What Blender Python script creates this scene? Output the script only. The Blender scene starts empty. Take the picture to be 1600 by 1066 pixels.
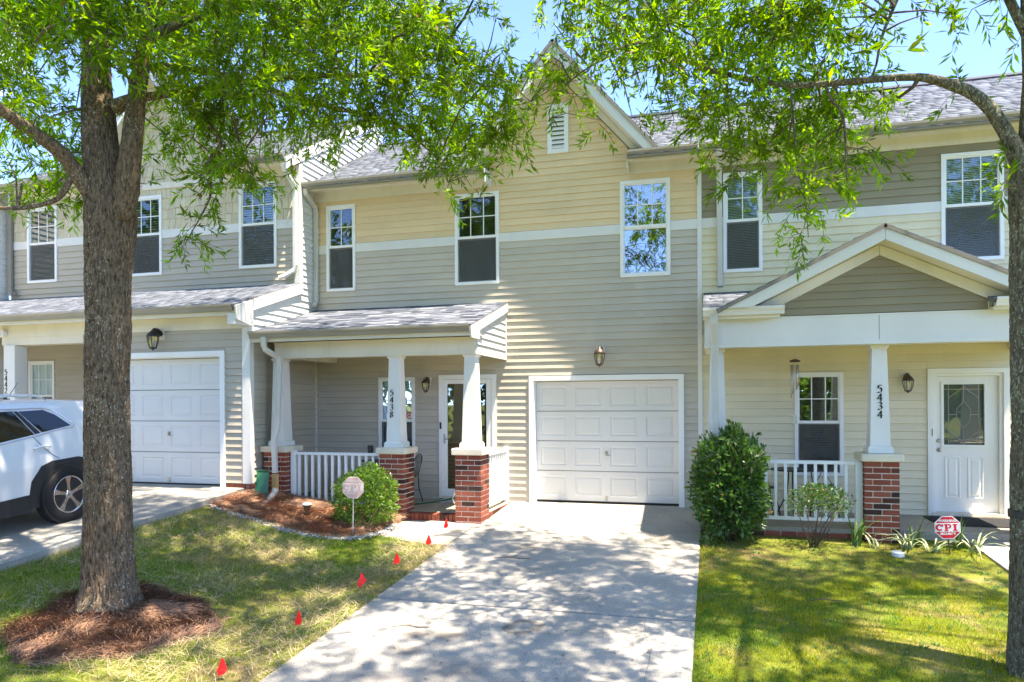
import bpy, math, random
import numpy as np
from mathutils import Vector, Matrix, noise as mnoise

R_ = random.Random(11)
NP = np.random.RandomState(7)
SC = bpy.context.scene
COL = SC.collection
RAD = math.radians

# ---------------------------------------------------------------- camera
cam_d = bpy.data.cameras.new('camera')
cam = bpy.data.objects.new('camera', cam_d); COL.objects.link(cam); SC.camera = cam
yaw, rol = RAD(15.613), RAD(-0.3055)
F_ = Vector((-math.sin(yaw), math.cos(yaw), 0)); R0 = Vector((math.cos(yaw), math.sin(yaw), 0)); U0 = Vector((0, 0, 1))
Rv = R0 * math.cos(rol) + U0 * math.sin(rol); Uv = U0 * math.cos(rol) - R0 * math.sin(rol)
CAM = Vector((0, -12.059, 1.716))
m = Matrix.Identity(4)
for i in range(3):
    m[i][0], m[i][1], m[i][2], m[i][3] = Rv[i], Uv[i], -F_[i], CAM[i]
cam.matrix_world = m
cam_d.sensor_width = 36.0
cam_d.lens = 1117.4 / 1600 * 36
cam_d.shift_y = 97.1 / 1600
cam_d.clip_start = 0.05; cam_d.clip_end = 3000

# ---------------------------------------------------------------- sky and sun
SUN = Vector((0.287, -0.112, 1.0)).normalized()
world = bpy.data.worlds.new('World'); SC.world = world; world.use_nodes = True
nt = world.node_tree; nt.nodes.clear()
o_ = nt.nodes.new('ShaderNodeOutputWorld'); bg = nt.nodes.new('ShaderNodeBackground')
sky = nt.nodes.new('ShaderNodeTexSky'); sky.sky_type = 'NISHITA'; sky.sun_disc = False
sky.sun_elevation = math.asin(SUN.z); sky.sun_rotation = math.atan2(SUN.x, SUN.y)
sky.altitude = 2500; sky.air_density = .4; sky.dust_density = 0.0; sky.ozone_density = 6.0
tc = nt.nodes.new('ShaderNodeTexCoord'); mp = nt.nodes.new('ShaderNodeMapping')
mp.inputs['Scale'].default_value = (1.0, 1.0, 2.6); mp.inputs['Location'].default_value = (3.1, 1.7, .4)
n1 = nt.nodes.new('ShaderNodeTexNoise'); n1.inputs['Scale'].default_value = 2.6; n1.inputs['Detail'].default_value = 7; n1.inputs['Roughness'].default_value = .58
rp = nt.nodes.new('ShaderNodeValToRGB')
rp.color_ramp.elements[0].position = .58; rp.color_ramp.elements[0].color = (0, 0, 0, 1)
rp.color_ramp.elements[1].position = .84; rp.color_ramp.elements[1].color = (1, 1, 1, 1)
mx = nt.nodes.new('ShaderNodeMix'); mx.data_type = 'RGBA'
mx.inputs['B'].default_value = (7.5, 7.7, 8.0, 1)
nt.links.new(tc.outputs['Generated'], mp.inputs[0]); nt.links.new(mp.outputs[0], n1.inputs['Vector'])
nt.links.new(n1.outputs[0], rp.inputs[0]); nt.links.new(rp.outputs[0], mx.inputs['Factor'])
nt.links.new(sky.outputs[0], mx.inputs['A']); nt.links.new(mx.outputs['Result'], bg.inputs[0])
nt.links.new(bg.outputs[0], o_.inputs[0]); bg.inputs[1].default_value = 0.15

sl = bpy.data.lights.new('sun', 'SUN'); sun = bpy.data.objects.new('sun', sl); COL.objects.link(sun)
sl.energy = 2.05; sl.angle = RAD(0.65); sl.color = (1, .93, .82)
sun.rotation_euler = SUN.to_track_quat('Z', 'Y').to_euler()
sun.location = (6, -10, 30)

SC.view_settings.view_transform = 'Standard'; SC.view_settings.look = 'None'
SC.view_settings.gamma = 1; SC.view_settings.use_curve_mapping = False
SC.view_settings.exposure = 3.25
SC.view_settings.use_white_balance = True; SC.view_settings.white_balance_temperature = 7350; SC.view_settings.white_balance_tint = 12
SC.render.engine = 'CYCLES'
SC.cycles.max_bounces = 8; SC.cycles.diffuse_bounces = 4; SC.cycles.transparent_max_bounces = 12
SC.cycles.use_denoising = True

# ---------------------------------------------------------------- helpers
ORG = {}
class MB:
    def __init__(s): s.v = []; s.f = []
    def add(s, vs, fs):
        k = len(s.v); s.v += [tuple(p) for p in vs]; s.f += [tuple(i + k for i in f) for f in fs]; return s
    def box(s, x0, x1, y0, y1, z0, z1):
        return s.hexa([(x0, y0, z0), (x1, y0, z0), (x1, y1, z0), (x0, y1, z0), (x0, y0, z1), (x1, y0, z1), (x1, y1, z1), (x0, y1, z1)])
    def hexa(s, p):
        return s.add(p, [(0, 3, 2, 1), (4, 5, 6, 7), (0, 1, 5, 4), (1, 2, 6, 5), (2, 3, 7, 6), (3, 0, 4, 7)])
    def cbox(s, x0, x1, y0, y1, z0, z1, c=.004):      # box with chamfered vertical and top edges
        def ring(i, z): return [(x0 + i + c, y0 + i, z), (x1 - i - c, y0 + i, z), (x1 - i, y0 + i + c, z), (x1 - i, y1 - i - c, z), (x1 - i - c, y1 - i, z), (x0 + i + c, y1 - i, z), (x0 + i, y1 - i - c, z), (x0 + i, y0 + i + c, z)]
        vs = ring(c, z0) + ring(0, z0 + c) + ring(0, z1 - c) + ring(c, z1); fs = [tuple(range(7, -1, -1)), tuple(range(24, 32))]
        for r in range(3):
            for i in range(8):
                j = (i + 1) % 8; fs.append((r * 8 + i, r * 8 + j, r * 8 + 8 + j, r * 8 + 8 + i))
        return s.add(vs, fs)
    def prism(s, poly, fn, a, b):                        # poly of (p,q); fn(p,q,t) -> xyz
        n = len(poly); vs = [fn(p, q, a) for p, q in poly] + [fn(p, q, b) for p, q in poly]
        return s.add(vs, [tuple(range(n)), tuple(range(2 * n - 1, n - 1, -1))] + [(i, i + n, (i + 1) % n + n, (i + 1) % n) for i in range(n)])
    def loft(s, rings, cap=True):
        n = len(rings[0]); vs = [p for r in rings for p in r]; fs = []
        for k in range(len(rings) - 1):
            for i in range(n):
                j = (i + 1) % n; fs.append((k * n + i, k * n + j, (k + 1) * n + j, (k + 1) * n + i))
        if cap: fs += [tuple(range(n - 1, -1, -1)), tuple(range((len(rings) - 1) * n, len(rings) * n))]
        return s.add(vs, fs)
    def tube(s, pts, rad, n=8, cap=True):
        pts = [Vector(p) for p in pts]; rad = rad if hasattr(rad, '__len__') else [rad] * len(pts)
        t0 = (pts[1] - pts[0]).normalized(); up = Vector((0, 0, 1)) if abs(t0.z) < .9 else Vector((1, 0, 0))
        a = t0.cross(up).normalized(); rings = []
        for i, p in enumerate(pts):
            t = (pts[min(i + 1, len(pts) - 1)] - pts[max(i - 1, 0)]).normalized()
            a = (a - t * a.dot(t)).normalized(); b = t.cross(a)
            rings.append([tuple(p + (a * math.cos(q) + b * math.sin(q)) * rad[i]) for q in [2 * math.pi * k / n for k in range(n)]])
        return s.loft(rings, cap)
    def lathe(s, prof, c, n=16, axis='z', cap=True):
        rings = []
        for r, h in prof:
            ring = []
            for k in range(n):
                q = 2 * math.pi * k / n; x, y = r * math.cos(q), r * math.sin(q)
                ring.append((c[0] + x, c[1] + y, c[2] + h) if axis == 'z' else ((c[0] + h, c[1] + x, c[2] + y) if axis == 'x' else (c[0] + x, c[1] + h, c[2] + y)))
            rings.append(ring)
        return s.loft(rings, cap)
    def frame(s, x0, x1, z0, z1, w, y0, y1, bottom=True, wb=None):   # rectangular ring in the XZ plane
        wb = w if wb is None else wb
        if bottom:
            o = [(x0, z0), (x1, z0), (x1, z1), (x0, z1)]; i = [(x0 + w, z0 + wb), (x1 - w, z0 + wb), (x1 - w, z1 - w), (x0 + w, z1 - w)]
            vs = [(p, y0, q) for p, q in o + i] + [(p, y1, q) for p, q in o + i]; fs = []
            for k in range(4):
                j = (k + 1) % 4
                fs += [(k, j, 4 + j, 4 + k), (8 + k, 12 + k, 12 + j, 8 + j), (k, 8 + k, 8 + j, j), (4 + k, 4 + j, 12 + j, 12 + k)]
            return s.add(vs, fs)
        poly = [(x0, z0), (x0, z1), (x1, z1), (x1, z0), (x1 - w, z0), (x1 - w, z1 - w), (x0 + w, z1 - w), (x0 + w, z0)]
        return s.prism(poly, lambda p, q, t: (p, t, q), y0, y1)

def mesh_of(mb, name, mat=None, smooth=False, org=(0, 0, 0)):
    me = bpy.data.meshes.new(name)
    me.from_pydata([(x - org[0], y - org[1], z - org[2]) for x, y, z in mb.v], [], mb.f)
    if mat: me.materials.append(mat)
    if smooth: me.polygons.foreach_set('use_smooth', [True] * len(me.polygons))
    me.update(); return me
def np_mesh(name, V, Q, mat, cols=None):
    me = bpy.data.meshes.new(name); k = Q.shape[1]
    me.vertices.add(len(V)); me.vertices.foreach_set('co', V.astype(np.float32).ravel())
    me.loops.add(Q.size); me.loops.foreach_set('vertex_index', Q.astype(np.int32).ravel())
    me.polygons.add(len(Q)); me.polygons.foreach_set('loop_start', np.arange(0, Q.size, k, dtype=np.int32))
    me.polygons.foreach_set('loop_total', np.full(len(Q), k, dtype=np.int32))
    me.update(calc_edges=True)
    if cols is not None:
        a = me.color_attributes.new('tone', 'FLOAT_COLOR', 'POINT')
        a.data.foreach_set('color', np.concatenate([cols, np.ones((len(V), 1))], 1).astype(np.float32).ravel())
    me.materials.append(mat); return me
def thing(name, label, cat, loc=(0, 0, 0), rz=0, group=None, rot=None):
    o = bpy.data.objects.new(name, None); COL.objects.link(o); o.empty_display_size = .2
    o.location = loc; o.rotation_euler = rot or (0, 0, rz)
    o['label'] = label; o['category'] = cat
    if group: o['group'] = group
    ORG[o.name] = tuple(loc) if not rz and not rot else (0, 0, 0)
    return o
def part(name, mb, mat, parent, smooth=False, kind=None, label=None):
    og = ORG.get(parent.name, (0, 0, 0)) if parent else (0, 0, 0)
    o = bpy.data.objects.new(name, mesh_of(mb, name, mat, smooth, og)); COL.objects.link(o)
    if parent: o.parent = parent
    ORG[o.name] = og
    if kind: o['kind'] = kind
    if label: o['label'] = label
    return o
def link(name, me, parent, loc=(0, 0, 0), rot=(0, 0, 0), kind=None, scale=None):
    o = bpy.data.objects.new(name, me); COL.objects.link(o)
    og = ORG.get(parent.name, (0, 0, 0)) if parent else (0, 0, 0)
    if parent: o.parent = parent
    o.location = (loc[0] - og[0], loc[1] - og[1], loc[2] - og[2]); o.rotation_euler = rot
    if scale: o.scale = scale
    if kind: o['kind'] = kind
    return o
def struct(name, mb, mat, smooth=False):
    o = part(name, mb, mat, None, smooth); o['kind'] = 'structure'; return o

# ---------------------------------------------------------------- materials
def N(nt, t, **kw):
    n = nt.nodes.new('ShaderNode' + t)
    for k, v in kw.items(): n.inputs[k].default_value = v
    return n
def base(name):
    mt = bpy.data.materials.new(name); mt.use_nodes = True; nt = mt.node_tree
    return mt, nt, nt.nodes['Principled BSDF']
def rgb(c): return (c[0], c[1], c[2], 1)
def M(name, c, rough=.6, spec=.35, var=.0, vs=2.5, bump=.0, bs=60, ov=.0, c2=None, metal=0, stretch=(1, 1, 1), dirt=0, detail=5):
    mt, nt, p = base(name); L = nt.links.new
    p.inputs['Roughness'].default_value = rough; p.inputs['Specular IOR Level'].default_value = spec; p.inputs['Metallic'].default_value = metal
    p.inputs['Base Color'].default_value = rgb(c)
    tc = N(nt, 'TexCoord'); mp = N(nt, 'Mapping'); mp.inputs['Scale'].default_value = stretch; L(tc.outputs['Object'], mp.inputs[0])
    vec = mp.outputs[0]; col = None
    if ov:
        oi = N(nt, 'ObjectInfo'); ad = N(nt, 'VectorMath'); ad.operation = 'ADD'
        sc = N(nt, 'VectorMath'); sc.operation = 'SCALE'; sc.inputs['Scale'].default_value = 1
        cb = N(nt, 'CombineXYZ'); ml = N(nt, 'Math'); ml.operation = 'MULTIPLY'; ml.inputs[1].default_value = 37.
        L(oi.outputs['Random'], ml.inputs[0]); L(ml.outputs[0], cb.inputs[0]); L(ml.outputs[0], cb.inputs[1])
        L(vec, ad.inputs[0]); L(cb.outputs[0], ad.inputs[1]); vec = ad.outputs[0]
    if var or c2:
        nz = N(nt, 'TexNoise', Scale=vs, Detail=detail); L(vec, nz.inputs['Vector'])
        cr = N(nt, 'ValToRGB'); cr.color_ramp.elements[0].position = .32; cr.color_ramp.elements[1].position = .68
        a = c2 if c2 else tuple(x * (1 - var) for x in c); b = c if c2 else tuple(min(1, x * (1 + var)) for x in c)
        cr.color_ramp.elements[0].color = rgb(a); cr.color_ramp.elements[1].color = rgb(b)
        L(nz.outputs[0], cr.inputs[0]); col = cr.outputs[0]
    if ov:
        hs = N(nt, 'HueSaturation'); mr = N(nt, 'MapRange'); mr.inputs['To Min'].default_value = 1 - ov; mr.inputs['To Max'].default_value = 1 + ov
        L(oi.outputs['Random'], mr.inputs[0]); L(mr.outputs[0], hs.inputs['Value'])
        if col: L(col, hs.inputs['Color'])
        else: hs.inputs['Color'].default_value = rgb(c)
        col = hs.outputs[0]
    if dirt:
        nz = N(nt, 'TexNoise', Scale=1.3, Detail=8, Roughness=.7); mp2 = N(nt, 'Mapping'); mp2.inputs['Scale'].default_value = (3, 3, .7)
        L(tc.outputs['Object'], mp2.inputs[0]); L(mp2.outputs[0], nz.inputs['Vector'])
        cr = N(nt, 'ValToRGB'); cr.color_ramp.elements[0].position = .5; cr.color_ramp.elements[1].position = .8
        L(nz.outputs[0], cr.inputs[0]); mxx = N(nt, 'Mix'); mxx.data_type = 'RGBA'; mxx.inputs['B'].default_value = (.32, .27, .18, 1)
        ml = N(nt, 'Math'); ml.operation = 'MULTIPLY'; ml.inputs[1].default_value = dirt; L(cr.outputs[0], ml.inputs[0]); L(ml.outputs[0], mxx.inputs['Factor'])
        if col: L(col, mxx.inputs['A'])
        else: mxx.inputs['A'].default_value = rgb(c)
        col = mxx.outputs['Result']
    if col: L(col, p.inputs['Base Color'])
    if bump:
        nz = N(nt, 'TexNoise', Scale=bs, Detail=6); L(vec, nz.inputs['Vector']); b = N(nt, 'Bump', Strength=bump, Distance=.02)
        L(nz.outputs[0], b.inputs['Height']); L(b.outputs[0], p.inputs['Normal'])
    return mt
def M_ramp(name, stops, rough=.85, bump=.3, bs=120):      # one colour per object from a ramp, with grain
    mt, nt, p = base(name); L = nt.links.new; p.inputs['Roughness'].default_value = rough; p.inputs['Specular IOR Level'].default_value = .2
    oi = N(nt, 'ObjectInfo'); cr = N(nt, 'ValToRGB'); cr.color_ramp.interpolation = 'LINEAR'
    els = cr.color_ramp.elements
    while len(els) < len(stops): els.new(.5)
    for e, (q, c) in zip(els, stops): e.position = q; e.color = rgb(c)
    L(oi.outputs['Random'], cr.inputs[0]); tc = N(nt, 'TexCoord'); nz = N(nt, 'TexNoise', Scale=bs, Detail=5)
    va = N(nt, 'VectorMath'); va.operation = 'ADD'; L(tc.outputs['Object'], va.inputs[0]); L(oi.outputs['Location'], va.inputs[1]); L(va.outputs[0], nz.inputs['Vector'])
    mr = N(nt, 'MapRange'); mr.inputs['To Min'].default_value = .6; mr.inputs['To Max'].default_value = 1.35; L(nz.outputs[0], mr.inputs[0])
    hs = N(nt, 'HueSaturation'); L(cr.outputs[0], hs.inputs['Color']); L(mr.outputs[0], hs.inputs['Value']); L(hs.outputs[0], p.inputs['Base Color'])
    b = N(nt, 'Bump', Strength=bump, Distance=.01); L(nz.outputs[0], b.inputs['Height']); L(b.outputs[0], p.inputs['Normal'])
    return mt
def M_tone(name, rough=.7, trans=0.0, spec=.25):          # colour from the mesh's own 'tone', leaf-like when trans > 0
    mt, nt, p = base(name); L = nt.links.new
    a = N(nt, 'Attribute'); a.attribute_name = 'tone'; L(a.outputs['Color'], p.inputs['Base Color'])
    p.inputs['Roughness'].default_value = rough; p.inputs['Specular IOR Level'].default_value = spec
    if trans:
        t = N(nt, 'BsdfTranslucent'); g = N(nt, 'HueSaturation', Hue=.492, Saturation=1.08, Value=2.25); L(a.outputs['Color'], g.inputs['Color']); L(g.outputs[0], t.inputs['Color'])
        s = N(nt, 'MixShader'); s.inputs[0].default_value = trans; L(p.outputs[0], s.inputs[1]); L(t.outputs[0], s.inputs[2])
        L(s.outputs[0], nt.nodes['Material Output'].inputs['Surface'])
    return mt
def M_pane(name, refl, tint=(.9, .95, .93), wob=.0):
    mt, nt, p = base(name); L = nt.links.new; nt.nodes.remove(p)
    g = N(nt, 'BsdfGlossy', Roughness=.01); g.inputs['Color'].default_value = (.96, .98, 1, 1); t = N(nt, 'BsdfTransparent'); t.inputs['Color'].default_value = rgb(tint)
    f = N(nt, 'LayerWeight', Blend=.5); pw = N(nt, 'Math'); pw.operation = 'POWER'; pw.inputs[1].default_value = 4; L(f.outputs['Facing'], pw.inputs[0]); ad = N(nt, 'Math'); ad.operation = 'MULTIPLY_ADD'; ad.inputs[1].default_value = .8; ad.inputs[2].default_value = refl + .035; L(pw.outputs[0], ad.inputs[0])
    s = N(nt, 'MixShader'); L(ad.outputs[0], s.inputs[0]); L(t.outputs[0], s.inputs[1]); L(g.outputs[0], s.inputs[2])
    if wob:
        tc = N(nt, 'TexCoord'); nz = N(nt, 'TexNoise', Scale=2.2, Detail=1); L(tc.outputs['Object'], nz.inputs['Vector']); b = N(nt, 'Bump', Strength=wob, Distance=.01)
        L(nz.outputs[0], b.inputs['Height']); L(b.outputs[0], g.inputs['Normal'])
    L(s.outputs[0], nt.nodes['Material Output'].inputs['Surface']); return mt
def M_screen(name):
    mt, nt, p = base(name); L = nt.links.new; p.inputs['Base Color'].default_value = (.10, .105, .10, 1); p.inputs['Roughness'].default_value = .8
    t = N(nt, 'BsdfTransparent'); s = N(nt, 'MixShader'); s.inputs[0].default_value = .42; L(p.outputs[0], s.inputs[2]); L(t.outputs[0], s.inputs[1])
    L(s.outputs[0], nt.nodes['Material Output'].inputs['Surface']); return mt

MT = dict(
    tan=M('greige vinyl siding', (.50, .455, .375), .5, .4, .06, 1.5, ov=.04, dirt=.10), beige=M('beige vinyl siding', (.74, .565, .335), .5, .4, .05, 1.5, ov=.04, dirt=.06),
    olive=M('olive vinyl siding', (.275, .24, .155), .5, .4, .06, 1.5, ov=.03), cream=M('cream vinyl siding', (.70, .63, .44), .5, .4, .05, 1.5, ov=.04, dirt=.12),
    taupe=M('taupe vinyl siding', (.44, .40, .32), .5, .4, .05, 1.5, ov=.04), shake=M('cream shake', (.58, .52, .37), .65, .3, .1, 9, ov=.1, bump=.25, bs=40, stretch=(4, 4, .6)),
    pale=M('sun lightened siding', (.62, .61, .56), .5, .4, .04, 1.5, ov=.03), whitesiding=M('white vinyl siding', (.72, .71, .67), .5, .4, .04, 1.5, ov=.03),  # pale holds sunlight in its colour on the left unit's side wall
    sheath=M('wall sheathing', (.2, .19, .17), .9), trim=M('white trim paint', (.70, .70, .67), .45, .4, .05, 1.2, dirt=.12),
    creamtrim=M('cream aluminium trim', (.70, .66, .55), .5, .4, .06, 1.4, dirt=.22), gutter=M('gutter enamel', (.27, .25, .205), .4, .45, .12, 1.6, dirt=.3),
    downspout=M('downspout enamel', (.56, .55, .50), .42, .4, .1, 1.5, dirt=.35), rust=M('rust stained metal', (.55, .36, .16), .6, .3, .3, 6),
    vinyl=M('white vinyl frame', (.82, .83, .82), .35, .45), vinylrail=M('white vinyl rail', (.80, .81, .80), .4, .45, .04, 2, dirt=.06),
    pane=M_pane('window glass', .035, wob=.06), mirror=M_pane('reflective window glass', .2, wob=.08), clear=M_pane('storm door glass', .07), screen=M_screen('insect screen'),
    blind=M('blind slats', (.62, .63, .58), .6), blindgreen=M('dim blind slats', (.50, .55, .47), .6), blinddark=M('dark blind slats', (.13, .135, .13), .6), room=M('dark room', (.03, .03, .028), .9), curtain=M('white curtain', (.72, .75, .76), .9, .1, .12, 5, stretch=(6, 1, .6)),
    garage=M('garage door enamel', (.67, .67, .65), .38, .45, .03, 1, dirt=.05), brick=M_ramp('red brick', [(0, (.05, .030, .024)), (.14, (.085, .035, .026)), (.2, (.20, .055, .036)), (.6, (.25, .068, .042)), (1, (.32, .10, .06))], .85, .4, 90),
    mortar=M('mortar', (.64, .55, .45), .95, .1, .2, 8, bump=.4, bs=120), cap=M('cast stone cap', (.66, .60, .48), .8, .2, .12, 3, bump=.15, bs=80, dirt=.2),
    concrete=None, shingle=None, shingle_one=M_ramp('roof shingle', [(0, (.066, .078, .105)), (.45, (.115, .132, .168)), (.8, (.175, .195, .235)), (1, (.23, .247, .285))], .95, .6, 160),
    black=M('black powder coated metal', (.015, .015, .016), .4, .5), bronze=M('dark bronze', (.05, .030, .022), .45, .5, .2, 9), blackiron=M('matte black metal', (.012, .013, .014), .5, .5), lampglass=M_pane('lantern glass', .12, (.85, .83, .75)),
    nickel=M('satin nickel', (.42, .40, .36), .3, .5, metal=1), brass=M('antique brass', (.32, .23, .11), .35, .5, metal=1), digit=M('black numeral', (.01, .01, .011), .5, .4), doorwood=M('brown painted door', (.16, .105, .055), .5, .4, .1, 2),
    doorwhite=M('white door enamel', (.80, .80, .74), .4, .4, .03, 2), redvinyl=M('red flag vinyl', (.72, .012, .012), .55, .3, .06, 8), wire=M('thin wire', (.3, .29, .27), .4, .5, metal=.6), signred=M('red sign face', (.62, .012, .03), .4, .4, .05, 6),
    signwhite=M('white sign face', (.80, .79, .78), .45, .4), fadered=M('sun faded red print', (.56, .36, .33), .6, .3, .08, 9), fadewhite=M('sun faded sign face', (.66, .58, .52), .6, .3, .06, 8), stake=M('weathered stake', (.50, .48, .44), .6), darkstake=M('dark steel stake', (.07, .04, .035), .6),
    hose=M('green hose', (.03, .10, .06), .45, .4), hosewhite=M('pale hose', (.62, .66, .58), .5), greenplastic=M('dark green plastic', (.012, .10, .05), .35, .5, .1, 4), flex=M('grey flexible spout', (.42, .43, .43), .5, .4, .2, 12),
    mat=M('dark doormat', (.035, .036, .038), .95, .1, .3, 40, bump=.5, bs=150), straw=M_tone('pine straw', .8), grass=M_tone('grass blade', .6, .35), leaf=M_tone('oak leaf', .48, .58, .2), bushleaf=M_tone('shrub leaf', .38, .3, .45), pebble=M_tone('white gravel', .8),
    pot=M('bronze solar light', (.10, .075, .05), .45, .5), frosted=M('frosted lens', (.7, .68, .62), .3, .5), plastic=M('white plastic', (.75, .76, .74), .4),
    tyre=M('tyre rubber', (.012, .012, .013), .75, .3, .2, 30, bump=.2, bs=90), rim=M('machined alloy', (.62, .63, .66), .25, .5, metal=1), rimdark=M('dark alloy', (.03, .03, .034), .4, .5), paint=M('white car paint', (.66, .68, .70), .22, .5), cladding=M('black plastic cladding', (.018, .019, .021), .6, .4, .15, 20),
    glass=M('tinted car glass', (.006, .007, .008), .04, .7), chrome=M('chrome strip', (.75, .75, .77), .12, .5, metal=1), redlens=M('red lens', (.35, .01, .012), .15, .6), twig=M('dry twig', (.10, .075, .055), .9), chime=M('chime aluminium', (.55, .54, .52), .3, .5, metal=.8), wood=M('dark wood disc', (.09, .055, .035), .7))
MT['paint'].node_tree.nodes['Principled BSDF'].inputs['Coat Weight'].default_value = .6
MT['shingle'] = M_tone('asphalt shingles', .95, 0, .15)
def concrete(name, c, spots=(), scale=1.0):
    mt, nt, p = base(name); L = nt.links.new; p.inputs['Roughness'].default_value = .88; p.inputs['Specular IOR Level'].default_value = .25
    g = N(nt, 'NewGeometry'); pos = g.outputs['Position']
    a = N(nt, 'TexNoise', Scale=.9, Detail=7, Roughness=.65); L(pos, a.inputs['Vector'])
    cr = N(nt, 'ValToRGB'); cr.color_ramp.elements[0].position = .3; cr.color_ramp.elements[1].position = .72
    cr.color_ramp.elements[0].color = rgb([x * .72 for x in c]); cr.color_ramp.elements[1].color = rgb([x * 1.12 for x in c]); L(a.outputs[0], cr.inputs[0])
    b = N(nt, 'TexNoise', Scale=95, Detail=3, Roughness=.7); L(pos, b.inputs['Vector'])
    mr = N(nt, 'MapRange'); mr.inputs['From Min'].default_value = .3; mr.inputs['From Max'].default_value = .62; mr.inputs['To Min'].default_value = .5; mr.inputs['To Max'].default_value = 1.08; L(b.outputs[0], mr.inputs[0])
    hs = N(nt, 'HueSaturation'); L(cr.outputs[0], hs.inputs['Color']); L(mr.outputs[0], hs.inputs['Value']); col = hs.outputs[0]
    for (x, y, rx, ry, dark, ring, cs) in spots:
        sb = N(nt, 'VectorMath'); sb.operation = 'SUBTRACT'; sb.inputs[1].default_value = (x, y, 0); L(pos, sb.inputs[0])
        dv = N(nt, 'VectorMath'); dv.operation = 'MULTIPLY'; dv.inputs[1].default_value = (1 / rx, 1 / ry, 0); L(sb.outputs[0], dv.inputs[0])
        ln = N(nt, 'VectorMath'); ln.operation = 'LENGTH'; L(dv.outputs[0], ln.inputs[0])
        nz = N(nt, 'TexNoise', Scale=5.5, Detail=5); L(pos, nz.inputs['Vector']); ad = N(nt, 'Math'); ad.operation = 'MULTIPLY_ADD'; ad.inputs[1].default_value = 1.1; L(nz.outputs[0], ad.inputs[0]); L(ln.outputs['Value'], ad.inputs[2])
        r2 = N(nt, 'ValToRGB'); e = r2.color_ramp.elements
        if ring: e[0].position = .55; e[0].color = (.25, .25, .25, 1); e[1].position = .82; e[1].color = (1, 1, 1, 1); q = e.new(.98); q.color = (0, 0, 0, 1)
        else: e[0].position = .6; e[0].color = (1, 1, 1, 1); e[1].position = .99; e[1].color = (0, 0, 0, 1)
        # divide so the ramp covers radius 0..1.6
        dvd = N(nt, 'Math'); dvd.operation = 'MULTIPLY'; dvd.inputs[1].default_value = .62; L(ad.outputs[0], dvd.inputs[0]); L(dvd.outputs[0], r2.inputs[0])
        mm = N(nt, 'Math'); mm.operation = 'MULTIPLY'; mm.inputs[1].default_value = dark; L(r2.outputs[0], mm.inputs[0])
        mxx = N(nt, 'Mix'); mxx.data_type = 'RGBA'; mxx.inputs['B'].default_value = rgb(cs); L(mm.outputs[0], mxx.inputs['Factor']); L(col, mxx.inputs['A']); col = mxx.outputs['Result']
    L(col, p.inputs['Base Color'])
    bp = N(nt, 'Bump', Strength=.25, Distance=.004); L(b.outputs[0], bp.inputs['Height']); L(bp.outputs[0], p.inputs['Normal']); return mt
OIL = (.085, .07, .06)
MT['drive'] = concrete('driveway concrete', (.41, .39, .35), [
    (-1.70, -5.62, .20, .20, .75, 1, OIL), (-2.33, -5.95, .24, .14, .65, 0, OIL), (-2.62, -6.0, .15, .1, .65, 0, OIL), (-2.05, -6.65, .32, .26, .6, 0, (.17, .16, .15)), (-2.5, -6.95, .5, .22, .5, 0, (.17, .16, .15)),
    (-2.55, -6.35, .16, .12, .55, 0, OIL), (-2.38, -2.85, .17, .12, .5, 0, (.26, .21, .14)), (-.6, -1.9, .5, .7, .25, 0, (.25, .23, .17))])
MT['walk'] = concrete('path concrete', (.44, .41, .35)); MT['drive2'] = concrete('shaded driveway concrete', (.37, .36, .325)); MT['porch'] = concrete('porch concrete', (.40, .36, .29), [(-4.9, -.6, .5, .3, .2, 0, (.3, .26, .2))])  # drive2 is a darker copy of drive, shade put into its colour

def sstep(t): t = min(max(t, 0), 1); return t * t * (3 - 2 * t)
def gz(x, y):                                            # height of the ground
    yy = max(min(y, 0), -12); a = .065 * yy - .025
    if x >= -3.45: return a
    b = .33 + .08 * (max(min(y, -2), -12) + 2); t = min((-3.45 - x) / 3.85, 1)
    return a + (b - a) * (.86 * t * t)
def drz(y): return .065 * y - .004                       # driveway surface
def dr2z(y): return .36 + .08 * (y + 2)                  # neighbour's driveway surface

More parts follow.
